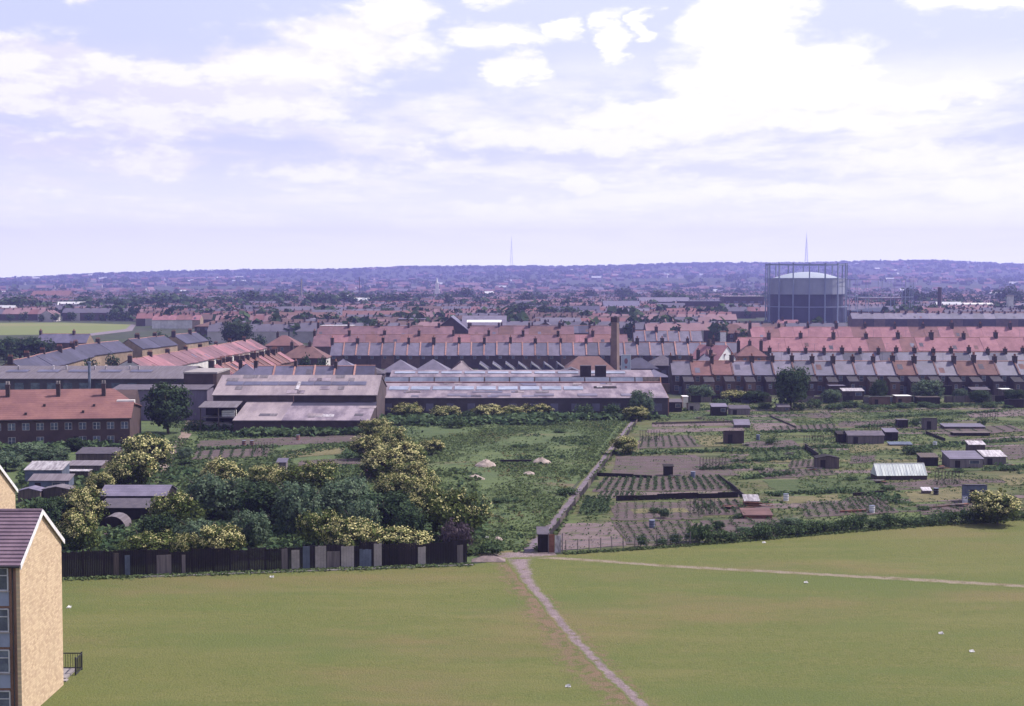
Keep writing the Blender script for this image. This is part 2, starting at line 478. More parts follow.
# mown field
EDGE = [(-4.2, 144.0), (-43.5, 137.0), (-190, 111)]
REDGE = [G(1500, 487), G(1300, 500), G(1024, 519.5), G(940, 525), G(860, 531), G(760, 540), G(660, 548), G(565, 554)]
field_pts = [(-190, -60), (190, -60)] + REDGE + [G(530, 557), G(505, 561)] + EDGE
GRASS = [((.150, .142, .060), 9, .46, .66, (1, 1)), ((.076, .094, .028), 11, .50, .68, (1, 1)), ((.084, .097, .030), 2.6, .48, .68, (1, 1), .8), ((.150, .140, .058), 1.2, .52, .72, (.8, 1.2), .6),
         ((.098, .120, .038), .28, .45, .70, (.5, 1.6), .7), ((.152, .142, .058), .11, .46, .70, (.4, 2.2, .03), .6), ((.092, .116, .037), .05, .46, .66, (.7, 1.5, -.1), .75), ((.185, .128, .074), .040, .47, .68, (.8, 1.7, .25), .5),
         ((.126, .128, .046), .017, .44, .6, (1, 1), .5)]
GRASS_BASE = (.116, .126, .040)
mfield = groundmat('mown_grass', GRASS, GRASS_BASE, bump=.6, bscale=5)
def pathmat(name, worn, layers, soft=.9):
    """worn earth in the middle of a ribbon, breaking up into the field's own grass towards its edges"""
    m = groundmat(name, layers, worn, bump=.6, bscale=5)
    nt = m.node_tree
    b1 = nt.nodes['Principled BSDF']; out = nt.nodes['Material Output']
    b2 = None
    tc = nt.nodes.new('ShaderNodeTexCoord')
    c = GRASS_BASE
    for i, (col, scale, lo, hi, st, *amt) in enumerate(GRASS):
        mp = nt.nodes.new('ShaderNodeMapping'); mp.inputs['Scale'].default_value = (st[0], st[1], 1)
        mp.inputs['Location'].default_value = (i * 37.3, i * 11.7, i * 3); mp.inputs['Rotation'].default_value = (0, 0, st[2] if len(st) > 2 else 0)
        nt.links.new(tc.outputs['Object'], mp.inputs['Vector'])
        f = _ramp(nt, _noise(nt, mp.outputs['Vector'], scale, 5, .62), lo, hi)
        c = _mixrgb(nt, _math(nt, 'MULTIPLY', f, amt[0]) if amt else f, c, col)
    at = nt.nodes.new('ShaderNodeAttribute'); at.attribute_name = 'edge'
    e = _math(nt, 'ADD', at.outputs['Fac'], _math(nt, 'MULTIPLY_ADD', _noise(nt, tc.outputs['Object'], 1.3, 6, .65), 2.0 * soft, -soft))
    f = _ramp(nt, e, .25, .95)
    old = b1.inputs['Base Color'].links[0].from_socket
    nt.links.new(_mixrgb(nt, f, old, c), b1.inputs['Base Color'])
    return m
sheet('field', field_pts, .004, mfield)

mpath = pathmat('worn_path', (.215, .165, .178), [((.17, .13, .138), .6, .4, .6, (1, 1)), ((.27, .21, .225), 2.5, .5, .7, (1, 1)), ((.13, .11, .07), 1.1, .56, .70, (1, 1))], .7)
mworn = pathmat('worn_grass', (.150, .112, .070), [((.175, .115, .085), .35, .45, .65, (1, 1)), ((.10, .106, .040), 1.0, .48, .62, (1, 1))], 1.3)
mtrod = pathmat('trodden_path', (.225, .185, .145), [((.17, .14, .09), .5, .45, .6, (1, 1)), ((.11, .10, .05), .9, .55, .7, (1, 1))], .6)

def ribbon(name, centre, widths, z, mat, jitter=0.0, n=6):
    """a path of varying width along ground points"""
    P = []
    for k in range(len(centre) - 1):
        for i in range(n):
            t = i / n
            p0 = centre[max(k - 1, 0)]; p1 = centre[k]; p2 = centre[k + 1]; p3 = centre[min(k + 2, len(centre) - 1)]
            q = []
            for a in range(2):
                q.append(.5 * (2 * p1[a] + (p2[a] - p0[a]) * t + (2 * p0[a] - 5 * p1[a] + 4 * p2[a] - p3[a]) * t * t + (3 * p1[a] - p0[a] - 3 * p2[a] + p3[a]) * t ** 3))
            P.append((q[0], q[1], widths[k] + (widths[k + 1] - widths[k]) * t))
    P.append((*centre[-1], widths[-1]))
    L, Rr = [], []
    rnd = random.Random(len(P))
    for i, (x, y, w) in enumerate(P):
        a = P[max(i - 1, 0)]; c = P[min(i + 1, len(P) - 1)]
        dx, dy = c[0] - a[0], c[1] - a[1]
        l = math.hypot(dx, dy) or 1
        nx_, ny_ = -dy / l, dx / l
        w1, w2 = w / 2 + rnd.uniform(-jitter, jitter), w / 2 + rnd.uniform(-jitter, jitter)
        L.append((x + nx_ * w1, y + ny_ * w1, z)); Rr.append((x - nx_ * w2, y - ny_ * w2, z))
    b = MB(); ed = []
    for i in range(len(P)):
        for t in (0, .25, .5, .75, 1):
            b.v.append((Rr[i][0] + (L[i][0] - Rr[i][0]) * t, Rr[i][1] + (L[i][1] - Rr[i][1]) * t, z)); ed.append(abs(t - .5) * 2)
    for i in range(len(P) - 1):
        for j in range(4):
            k = i * 5 + j
            b.f.append((k, k + 5, k + 6, k + 1)); b.m.append(0); b.tone.append(.5)
    o = b.build(name, mat)
    at = o.data.attributes.new('edge', 'FLOAT', 'POINT'); at.data.foreach_set('value', ed)
    return tag(o, kind='structure')

c1 = [G(x, y) for x, y in ((519, 556), (521, 566), (531, 584), (549, 607), (571, 634), (596, 661), (620, 684), (642, 706), (668, 735), (690, 765))]
ribbon('path', c1, [4.0, 2.4, 1.5, 1.3, 1.2, 1.2, 1.15, 1.15, 1.15, 1.15], .014, mpath, .16)
ribbon('worn_ground', [(x - .8, y) for x, y in c1], [5, 4.4, 4.0, 4.4, 5.2, 5.4, 4.8, 4.2, 4.2, 4], .009, mworn, .6)
c2 = [G(x, y) for x, y in ((519, 556), (545, 557.5), (600, 561), (660, 565.5), (740, 570), (830, 575), (920, 580), (1024, 586), (1150, 592))]
ribbon('path', c2, [2.6, 2.0, 1.8, 1.8, 1.9, 1.8, 2.2, 2.0, 1.8], .012, mtrod, .15)
# lane between the waste ground and the allotments
mlanep = pathmat('worn_lane', (.175, .140, .180), [((.135, .108, .138), .5, .4, .6, (1, 1)), ((.20, .165, .19), 1.8, .5, .7, (1, 1)), ((.08, .085, .045), .8, .6, .72, (1, 1))], .45)
LANE = [(1.6, 150.5), (5.5, 172), (11.0, 206), (16.5, 240), (24.5, 289), (35.5, 352), (37, 372)]
mlane = groundmat('tarmac_lane', [((.15, .125, .15), .5, .4, .6, (1, 1)), ((.22, .185, .21), 1.8, .5, .7, (1, 1)), ((.09, .10, .05), .8, .6, .72, (1, 1))], (.185, .155, .18))
ribbon('road', LANE, [2.8, 1.7, 1.35, 1.25, 1.2, 1.3, 1.5], .02, mlanep, .06)
ribbon('path', [(-3.2, 147.6), (1.0, 149.0), (4.6, 149.6)], [3.2, 5.2, 2.6], .018, mpath, .3)
# dirt track behind the left-hand trees
ribbon('path', [G(x, y) for x, y in ((150, 492), (163, 470), (174, 452), (184, 437), (192, 424), (197, 418))], [2.2, 2.0, 1.7, 1.8, 2.6, 4], .016, groundmat('dirt_track', [((.20, .15, .13), .5, .4, .6, (1, 1)), ((.08, .085, .045), 1.1, .55, .7, (1, 1))], (.24, .185, .17)), .2)

# rough waste ground
mwaste = groundmat('rough_grass_ground', [((.072, .098, .046), .05, .40, .6, (1, 1)), ((.098, .100, .046), .07, .54, .72, (.8, 2.0)), ((.055, .078, .038), .25, .5, .66, (1, 1.3)),
                                          ((.100, .095, .052), .8, .58, .76, (.7, 1.5)), ((.13, .10, .07), .035, .62, .74, (.6, 1.8))], (.092, .120, .052), bump=.8, bscale=1.2)
sheet('waste_ground', [(-190, 112), (-43.5, 138), (-4.2, 145), (.2, 151), (4.2, 172), (9.8, 206), (15.3, 240), (23.2, 289), (33, 345), (-60, 345), (-190, 345)], .006, mwaste)
mallot = groundmat('allotment_ground', [((.088, .086, .042), .06, .42, .6, (.6, 1.6)), ((.118, .090, .082), .09, .54, .68, (.5, 2.2, .05)), ((.044, .056, .026), .2, .5, .66, (.7, 1.6)),
                                        ((.110, .100, .056), .7, .55, .72, (.6, 1.6))], (.088, .112, .047), bump=.6, bscale=1.4)
sheet('allotment_ground', [(2.9, 151), G(565, 553), G(660, 547.5), G(760, 539.5), G(860, 530.5), G(940, 524.5), G(1024, 519), G(1300, 499.5), (190, 350), (37, 350), (25.6, 289), (17.6, 240), (12.1, 206), (6.6, 172)], .006, mallot)
# distant playing field
mfar = groundmat('far_playing_field', [((.135, .155, .06), .02, .4, .6, (.5, 1.5)), ((.18, .17, .075), .01, .5, .7, (.5, 2))], (.14, .16, .06))
sheet('field', [G(-30, 335.5), G(104, 334), G(128, 329), G(131, 324.5), G(60, 322.5), G(-30, 323)], .03, mfar)
sheet('road', [G(90, 336), G(132, 331), G(136, 325), G(131, 324.5), G(126, 329), G(86, 334)], .05, mlane)
# ------------------------------------------------------------------ vegetation
LEAF = {
    'broad': leafmat('leaf_dark', (.018, .034, .022), (.066, .096, .052)),
    'willow': leafmat('leaf_grey_green', (.040, .072, .048), (.150, .195, .125)),
    'haw': leafmat('leaf_hawthorn', (.036, .056, .020), (.105, .125, .045)),
    'bush': leafmat('leaf_bush', (.036, .062, .034), (.086, .120, .060)),
    'purple': leafmat('leaf_purple', (.06, .045, .06), (.13, .10, .12)),
    'blossom': leafmat('may_blossom', (.31, .28, .125), (.58, .53, .27), .15),
    'grass': leafmat('grass_blade', (.064, .094, .044), (.125, .155, .072), .25),
    'straw': leafmat('dry_stalk', (.10, .09, .046), (.165, .14, .075), .2),
    'crop': leafmat('crop_leaf', (.036, .062, .032), (.082, .112, .064), .2),
}

def leaf_quad(b, p, nrm, size, rnd, tone, m=0):
    n = Vector(nrm).normalized()
    u = n.orthogonal().normalized()
    u.rotate(Quaternion(n, rnd.uniform(0, 6.283)))
    w = n.cross(u)
    a, c = size * rnd.uniform(.6, 1.1), size * rnd.uniform(.4, .8)
    p = Vector(p)
    b.face([tuple(p - u * a), tuple(p - w * c * .9 + u * a * .1), tuple(p + u * a), tuple(p + w * c + u * a * .15)], m, tone)

def crown(seed, rx, rz, zc, nlobe, nclump, nleaf, leaf, lobe=(.30, .50), blossom=0.0, bl_size=.22, bl_n=5, droop=0.0, bl_low=-.15):
    """leaves gathered in clumps on the skin of overlapping lobes; returns (leaf MB, blossom MB)"""
    rnd = random.Random(seed)
    b, bb = MB(), MB()
    lobes = []
    for i in range(nlobe):
        a = i * 2.399 + rnd.uniform(-.4, .4)
        h = (i + .5) / nlobe * 2 - 1
        h = h * .75 + rnd.uniform(-.12, .12)
        r = .56 * math.sqrt(max(.1, 1 - h * h)) * rnd.uniform(.7, 1.15)
        lobes.append((Vector((r * math.cos(a), r * math.sin(a), h * .6)), rnd.uniform(*lobe)))
    for k in range(nclump):
        c, lr = lobes[rnd.randrange(nlobe)]
        d = Vector((rnd.gauss(0, 1), rnd.gauss(0, 1), rnd.gauss(.15, 1))).normalized()
        q = c + d * lr * (rnd.uniform(.82, 1.06) if rnd.random() < .8 else rnd.uniform(.2, .8))
        if q.length > 1.12: q *= 1.12 / q.length
        pos = Vector((q.x * rx, q.y * rx, q.z * rz + zc))
        if pos.z < .1: pos.z = rnd.uniform(.1, .5)
        ctone = rnd.uniform(.05, .95)
        cs = leaf * rnd.uniform(1.4, 2.6)
        for j in range(nleaf):
            o = Vector((rnd.gauss(0, .55), rnd.gauss(0, .55), rnd.gauss(0, .42))) * cs
            nr = d * 1.15 + Vector((rnd.gauss(0, .5), rnd.gauss(0, .5), rnd.gauss(.3, .5)))
            p = pos + o
            if droop: p.z -= droop * rnd.random() * cs
            if p.z < .05: p.z = .05 + rnd.random() * .1
            leaf_quad(b, p, nr, leaf * rnd.uniform(.6, 1.15), rnd, min(1, max(0, ctone + rnd.uniform(-.3, .3))))
        if blossom and q.length > .55 and q.z > bl_low and rnd.random() < blossom:
            for j in range(bl_n):
                o = Vector((rnd.gauss(0, .5), rnd.gauss(0, .5), rnd.gauss(.1, .4))) * cs
                leaf_quad(bb, pos + o + d * leaf * .5, d + Vector((rnd.gauss(0, .5), rnd.gauss(0, .5), .5)), bl_size * rnd.uniform(.6, 1.3), rnd, rnd.random())
    return b, bb

def trunk(seed, h, r, spread, nlimb=4):
    rnd = random.Random(seed)
    b = MB()
    x = y = 0
    p = Vector((0, 0, -.1))
    seg = 4
    for i in range(seg):
        q = Vector((p.x + rnd.uniform(-.12, .12), p.y + rnd.uniform(-.12, .12), h * .6 * (i + 1) / seg))
        b.tube(p, q, r * (1 - .16 * i), r * (1 - .16 * (i + 1)), 8, cap=(i == 0))
        p = q
    for i in range(nlimb):
        a = i * 6.283 / nlimb + rnd.uniform(-.5, .5)
        s = Vector((0, 0, h * rnd.uniform(.22, .5)))
        m = s + Vector((math.cos(a) * spread * .5, math.sin(a) * spread * .5, h * rnd.uniform(.12, .22)))
        e = m + Vector((math.cos(a) * spread * .4, math.sin(a) * spread * .4, h * rnd.uniform(.12, .25)))
        b.tube(s, m, r * .5, r * .34, 6); b.tube(m, e, r * .34, r * .12, 6)
    return b

PROTO = {}
def proto(kind, n, h, rx, make):
    L = []
    for i in range(n):
        cb, bb, tb = make(i)
        L.append((cb, bb, tb))
    PROTO[kind] = (h, rx, L)

def mk(kind, leafm, h, rx, tr=.2, **kw):
    def f(i):
        seed = sum(ord(c) for c in kind) * 7 + i
        rz = kw.get('rz', h * .45)
        k = {a: v for a, v in kw.items() if a != 'rz'}
        cb, bb = crown(seed, rx, rz, h - rz * 1.02, **k)
        cm = cb.mesh('crown_' + kind, LEAF[leafm], tone=True)
        bm = bb.mesh('blossom_' + kind, LEAF['blossom'], tone=True) if bb.f else None
        tm = trunk(seed, h, tr, rx * .9).mesh('trunk_' + kind, MT['bark'], smooth=True) if tr else None
        return cm, bm, tm
    return f

proto('broad', 3, 10, 4.2, mk('broad', 'broad', 10, 4.2, .26, nlobe=17, nclump=560, nleaf=13, leaf=.34, rz=4.8))
proto('willow', 4, 8, 4.4, mk('willow', 'willow', 8, 4.4, .22, nlobe=19, nclump=540, nleaf=15, leaf=.26, rz=3.95, lobe=(.24, .44), droop=.9))
proto('haw', 4, 5, 2.9, mk('haw', 'haw', 5, 2.9, .13, nlobe=13, nclump=260, nleaf=14, leaf=.22, rz=2.5, blossom=.74, bl_size=.125, bl_n=30, bl_low=-.1))
proto('hawlight', 2, 6.5, 3.6, mk('hawlight', 'haw', 6.5, 3.6, .16, nlobe=11, nclump=300, nleaf=13, leaf=.25, rz=3.1, blossom=.3, bl_size=.125, bl_n=18, bl_low=.0))
proto('bush', 4, 2.2, 1.7, mk('bush', 'bush', 2.2, 1.7, 0, nlobe=8, nclump=90, nleaf=9, leaf=.22, rz=1.15))
proto('purple', 1, 3.4, 3.0, mk('purple', 'purple', 3.4, 3.0, .1, nlobe=10, nclump=220, nleaf=10, leaf=.24, rz=1.75))
proto('far', 4, 10, 4.6, mk('far', 'broad', 10, 4.6, .3, nlobe=8, nclump=70, nleaf=6, leaf=.95, rz=4.8))
proto('farbush', 3, 3.5, 2.6, mk('farbush', 'bush', 3.5, 2.6, 0, nlobe=6, nclump=34, nleaf=6, leaf=.5, rz=1.8))

TREES = []
BIG = {'trees in the thicket behind the fence': 1.0, 'hawthorns in blossom': 1.2, 'dark trees near the houses and works': 1.0, 'tree belt beyond the playing field': 1.35}
def plant(kind, x, y, h, r, label, cat='tree', group=None, name=None, rnd=RND):
    H, RX, L = PROTO[kind]
    cm, bm, tm = L[rnd.randrange(len(L))]
    o = thing(name or {'haw': 'hawthorn_tree', 'hawlight': 'hawthorn_tree', 'willow': 'willow_tree', 'bush': 'bush', 'farbush': 'bush', 'purple': 'bush'}.get(kind, 'tree'),
              label, cat, (x, y, 0), rnd.uniform(0, 6.28), group)
    k, z = r / RX, h / H
    o.scale = (k * rnd.uniform(.93, 1.07), k * rnd.uniform(.93, 1.07), z)
    link('crown', cm, o)
    if tm is not None: link('trunk', tm, o)
    if bm is not None: link('blossom', bm, o)
    TREES.append(o)
    return o

def plant_px(kind, px, ptop, Y, rpx, label, cat='tree', group=None, name=None):
    if kind in ('haw', 'hawlight') and 150 < Y < 290:      # stand it where a crown of this width meets the ground
        Y = min(Y, 29 * FPX / (ptop - HORIZON + 1.75 * rpx))
    x = XA(px, Y, 3)
    h = ZY(ptop, Y)
    return plant(kind, x, Y, max(h, .6), rpx * Y / FPX * (BIG[group] if group in BIG else 1.0), label, cat, group, name)

# --- the thicket behind the fence, left of the lane
g1 = 'trees in the thicket behind the fence'
for a in [
    ('hawlight', 178, 488, 160, 28, 'grey-green tree behind the pale fence boards, leftmost of the big thicket'),
    ('willow', 214, 466, 170, 34, 'tall grey-green tree beside the dark felted shed, at the thicket’s left shoulder'),
    ('willow', 250, 503, 152, 24, 'grey-green tree just behind the creamiest hawthorn by the fence'),
    ('broad', 268, 476, 166, 30, 'dark full-crowned tree in the back middle of the thicket'),
    ('willow', 298, 474, 160, 30, 'feathery grey-green tree in the centre of the thicket'),
    ('willow', 340, 472, 163, 32, 'broad grey-green tree right of the thicket’s centre'),
    ('hawlight', 318, 504, 150, 22, 'low grey-green tree directly behind the blue fence board'),
    ('broad', 384, 484, 158, 30, 'round dark green tree standing left of the blossoming right-end hawthorn'),
    ('willow', 362, 492, 153, 24, 'narrow grey-green tree behind the right half of the fence'),
    ('willow', 232, 486, 178, 24, 'pale grey-green tree at the back of the thicket near the left allotments'),
    ('hawlight', 452, 482, 154, 37, 'big dark hawthorn with cream blossom on its right side, ending the thicket'),
    ('willow', 196, 512, 150, 24, 'low grey-green tree behind the brightest hawthorn’s left side'),
    ('broad', 238, 478, 172, 26, 'dark tree between the tall left-shoulder tree and the thicket’s middle'),
    ('willow', 350, 470, 172, 26, 'grey-green tree at the back of the thicket, right of the brownish hawthorn'),
    ('broad', 160, 508, 152, 20, 'dark low tree beside the bare earth yard'),
    ('broad', 408, 500, 151, 20, 'small dark tree close behind the cream hawthorn near the fence’s right end')]:
    plant_px(*a, group=g1)
g2 = 'hawthorns in blossom'
for a in [
    ('hawlight', 145, 529, 146, 25, 'squat yellowish hawthorn behind the left end of the dark fence'),
    ('haw', 184, 530, 145.5, 13, 'cream-flecked hawthorn pressed against the fence, left of the brightest one'),
    ('haw', 218, 521, 144.5, 21, 'hawthorn with the thickest cream blossom, hanging over the fence'),
    ('haw', 351, 513, 146, 24, 'yellow hawthorn over the fence beside the blue board'),
    ('haw', 399, 524, 146.5, 28, 'wide cream hawthorn spilling over the right part of the fence'),
    ('haw', 80, 508, 150, 18, 'yellow hawthorn close to the brick flats’ gable'),
    ('haw', 86, 484, 166, 22, 'hawthorn left of the dark felted shed, above the yellow one by the gable'),
    ('haw', 101, 470, 196, 15, 'small hawthorn behind the dark felted shed'),
    ('haw', 150, 432, 232, 24, 'large yellow hawthorn left of the dirt track'),
    ('haw', 132, 448, 216, 24, 'yellowish hawthorn below the red-roofed housing, nearer than the track’s biggest one'),
    ('haw', 119, 461, 205, 15, 'low hawthorn between the blue-grey shed and the dirt track'),
    ('haw', 266, 462, 196, 18, 'hawthorn at the near left edge of the left allotments'),
    ('hawlight', 312, 456, 198, 26, 'broad brownish hawthorn at the near edge of the left allotments'),
    ('haw', 222, 457, 190, 20, 'hawthorn with sparse yellow flowers rising behind the thicket’s left trees'),
    ('haw', 376, 416, 280, 15, 'small yellow hawthorn nearest the lean-to factory roof'),
    ('haw', 390, 424, 265, 15, 'hawthorn in the blossom line, second from the factory'),
    ('haw', 369, 432, 252, 16, 'hawthorn in the blossom line, third from the factory'),
    ('haw', 402, 438, 240, 20, 'large hawthorn in the middle of the blossom line beside the waste ground'),
    ('haw', 382, 446, 228, 20, 'hawthorn left of the blossom line’s middle one'),
    ('haw', 409, 458, 216, 20, 'hawthorn right of the mauve shed roof, in the blossom line'),
    ('haw', 392, 470, 200, 18, 'very yellow hawthorn just below the mauve shed roof'),
    ('haw', 419, 474, 196, 18, 'brownish hawthorn at the near end of the blossom line'),
    ('haw', 415, 494, 168, 12, 'bright cream hawthorn wedged between two dark thicket trees'),
    ('haw', 433, 438, 238, 10, 'small hawthorn standing alone right of the blossom line'),
    ('haw', 487, 404, 295, 15, 'hawthorn bush against the dark factory wall, left one of the bright pair'),
    ('haw', 538, 402, 300, 14, 'golden hawthorn against the dark factory wall, right one of the bright pair'),
    ('haw', 406, 402, 296, 14, 'cream hawthorn at the corner between the two factories'),
    ('haw', 445, 404, 294, 14, 'green-yellow hawthorn along the factory wall left of the bright pair'),
    ('haw', 512, 405, 297, 12, 'low hawthorn along the factory wall between the bright pair'),
    ('haw', 636, 405, 292, 11, 'hawthorn at the foot of the round grey tree by the lane'),
    ('haw', 626, 434, 246, 12, 'small hawthorn on the lane’s edge where the first cross hedge starts'),
    ('haw', 735, 389, 338, 14, 'yellow hawthorn in the back gardens left of the big dark tree'),
    ('haw', 998, 488, 178, 22, 'large hawthorn capped with blossom on the hedge at the right edge')]:
    plant_px(*a, group=g2)
g3 = 'dark trees near the houses and works'
for a in [
    ('broad', 168, 377, 268, 25, 'big dark round tree between the red-roofed housing and the factories'),
    ('broad', 791, 360, 318, 18, 'tall dark tree in front of the slate terrace by the allotments'),
    ('broad', 879, 377, 335, 9, 'small round dark tree in the back gardens with white shed roofs on both sides'),
    ('broad', 755, 389, 335, 14, 'dark garden tree just left of the tall dark tree'),
    ('willow', 702, 382, 340, 16, 'grey-green tree in the gardens below the red-roofed terrace end'),
    ('willow', 929, 376, 338, 19, 'wide grey-green garden tree behind the right allotments'),
    ('broad', 980, 388, 332, 12, 'dark garden tree near the right edge below the slate terrace'),
    ('willow', 960, 386, 340, 8, 'slim pale garden tree below the slate terrace'),
    ('willow', 641, 385, 296, 16, 'round grey-green tree against the right end of the long factory'),
    ('broad', 1015, 387, 335, 11, 'dark garden tree cut by the right edge of the photo'),
    ('willow', 832, 387, 335, 12, 'pale garden tree right of the tall dark tree'),
    ('broad', 237, 317, 620, 17, 'large dark tree among the terraces left of the centre'),
    ('broad', 20, 333, 520, 22, 'dark broad tree below the pale playing field at the left edge'),
    ('broad', 75, 436, 240, 10, 'small dark tree against the brick wall of the red-roofed housing'),
    ('willow', 30, 440, 228, 24, 'wide green tree in front of the red-roofed housing’s left half'),
    ('willow', 52, 444, 222, 22, 'green tree in front of the red-roofed housing’s middle'),
    ('willow', 5, 448, 215, 22, 'green tree at the left edge above the rear flats'),
    ('broad', 62, 492, 165, 18, 'dark tree hugging the back of the front flats’ gable'),
    ('broad', 42, 494, 160, 20, 'dark tree between the two blocks of flats'),
    ('willow', 185, 445, 230, 9, 'dark shrubby tree on the right side of the dirt track')]:
    plant_px(*a, group=g3)
plant_px('purple', 456, 517, 148.5, 18, 'mauve-leaved bush at the right end of the dark fence', 'bush')
plant_px('bush', 457, 418, 278, 11, 'round dark bush on the waste ground near the factory', 'bush', 'bushes on the waste ground')
for a in [
    (490, 540, 149, 16, 'low green bush between the mauve bush and the lane’s end'),
    (478, 501, 178, 12, 'bush with pale tips on the near waste ground, right of the thicket'),
    (500, 497, 184, 9, 'small bush standing off the thicket in the rough grass'),
    (568, 487, 191, 12, 'bush on the left verge of the lane, halfway along it'),
    (612, 402, 296, 10, 'dark bush under the long factory’s right half'),
    (585, 403, 298, 9, 'low bush under the long factory, left of the darker one'),
    (466, 410, 290, 9, 'bush beside the factory wall behind the round dark bush'),
    (520, 449, 246, 10, 'scrubby bush behind the sand heaps'),
    (455, 470, 214, 11, 'scrubby bush in the rough grass left of the sand heaps'),
    (560, 430, 270, 9, 'low scrub in the far right of the waste ground'),
    (185, 458, 222, 9, 'dark scrub where the dirt track bends')]:
    plant_px('bush', a[0], a[1], a[2], a[3], a[4], 'bush', 'bushes on the waste ground')

# --- hedge between the field and the allotments: one bush after another
i = 0
pts = [(605, 551.5), (660, 548), (760, 540), (860, 531.2), (940, 525.3), (1024, 519.8), (1120, 511)]
hb = []
for (ax, ay), (bx, by) in zip(pts, pts[1:]):
    A, B = G(ax, ay), G(bx, by)
    L = math.hypot(B[0] - A[0], B[1] - A[1])
    t = .4
    while t < L:
        hb.append((A[0] + (B[0] - A[0]) * t / L, A[1] + (B[1] - A[1]) * t / L + RND.uniform(.8, 1.5), ax + (bx - ax) * t / L))
        t += RND.uniform(1.25, 2.3)
k = 0
for x, y, px in hb:
    thin = px < 690
    if thin and RND.random() < .45: continue
    k += 1
    h = RND.uniform(.7, 1.6) if thin else RND.choice((.9, 1.2, 1.5, 1.8, 2.3)) * RND.uniform(.85, 1.15)
    plant('bush', x, y, h, RND.uniform(.8, 1.2) if thin else RND.uniform(1.0, 1.55), f'green hedge bush between field and allotments, {nth(k)} counting from the lane', 'bush', 'bushes of the allotment hedge')
for px, pt, Y, r, lb in [(664, 506, 172, 6, 'slender dark sapling rising from the thin left part of the hedge'), (719, 520, 164, 7, 'dark pointed shrub on the field hedge, left of centre'),
                         (700, 528, 162, 8, 'ragged shrub on the field hedge, left of the dark pointed one'), (745, 526, 163, 10, 'tall rounded shrub on the field hedge, right of the dark pointed one'), (790, 516, 166, 14, 'widest shrub of the field hedge, below the long allotment shed')]:
    plant_px('broad' if px in (719,) else 'willow', px, pt, Y, r, lb, 'shrub', 'tall shrubs in the allotment hedge', 'shrub')

# --- garden greenery below the slate terrace and in allotments
k = 0
for px, pt, Y, r in [(815, 398, 322, 10), (850, 400, 322, 9), (868, 404, 318, 9), (905, 402, 322, 12), (925, 401, 324, 9), (948, 403, 322, 8), (836, 403, 318, 10), (800, 402, 316, 8), (720, 398, 326, 9), (990, 402, 322, 9), (683, 399, 330, 6), (765, 402, 320, 8),
                     (890, 405, 320, 8), (1008, 404, 322, 8)]:
    k += 1
    plant_px('bush', px, pt, Y, r, f'garden bush along the allotments’ far edge, {nth([683,720,765,800,815,836,850,868,890,905,925,948,990,1008].index(px)+1)} from the left', 'bush', 'garden bushes at the far edge')
al = [(838, 428, 262, 7, 'bush at the left end of the long low shed'), (917, 417, 282, 6, 'bush between two allotment huts'), (913, 445, 236, 12, 'rounded bush behind the whitewashed greenhouse'),
      (925, 448, 234, 9, 'bush right of the rounded one behind the greenhouse'), (982, 419, 280, 5, 'dark mound of leaves on the far right plots'), (852, 482, 205, 9, 'bush on the plot left of the greenhouse'),
      (655, 507, 176, 7, 'spindly bush in the front cabbage plots'), (778, 497, 190, 7, 'dark bush right of the pale-roofed low shed'), (888, 492, 196, 9, 'bush in front of the greenhouse'),
      (772, 437, 250, 8, 'bush right of the brown allotment hut'), (925, 507, 178, 7, 'dark shrub left of the tall blue-grey shed'), (585, 478, 212, 5, 'small bush on the lane’s allotment side'),
      (708, 503, 180, 6, 'yellow-green bush among the front plots'), (740, 512, 172, 8, 'bush in front of the rusty stack'), (935, 404, 320, 8, 'bush at the far edge behind the lilac hut'),
      (760, 470, 216, 7, 'bush beside the diagonal plank edge'), (960, 470, 214, 9, 'bush in front of the right-hand sheds'), (1010, 470, 216, 10, 'bush at the right edge past the sheds')]
for px, pt, Y, r, lb in al:
    plant_px('bush', px, pt, Y, r, lb, 'bush', 'bushes on the allotments')

# low growth between the plots in rows (dark dividing hedges)
def scatter(name, n, region, mat, size, rnd, zscale=1.0, avoid=None, blades=4, soft=0):
    b = MB()
    for i in range(n):
        x, y = region(rnd)
        if avoid and avoid(x, y): continue
        if soft and noise.noise(Vector((x / soft, y / (soft * 1.6), 4.2))) + rnd.gauss(0, .22) < 0: continue
        t = rnd.random()
        s = size * rnd.uniform(.5, 1.5)
        for j in range(blades):
            px_, py_ = x + rnd.gauss(0, s * .6), y + rnd.gauss(0, s * .6)
            leaf_quad(b, (px_, py_, s * .45 * zscale * rnd.uniform(.3, 1.2)), (rnd.gauss(0, .6), rnd.gauss(0, .6), .8), s * .75, rnd, min(1, max(0, t + rnd.uniform(-.25, .25))))
    return tag(b.build(name, mat, tone=True), kind='stuff')
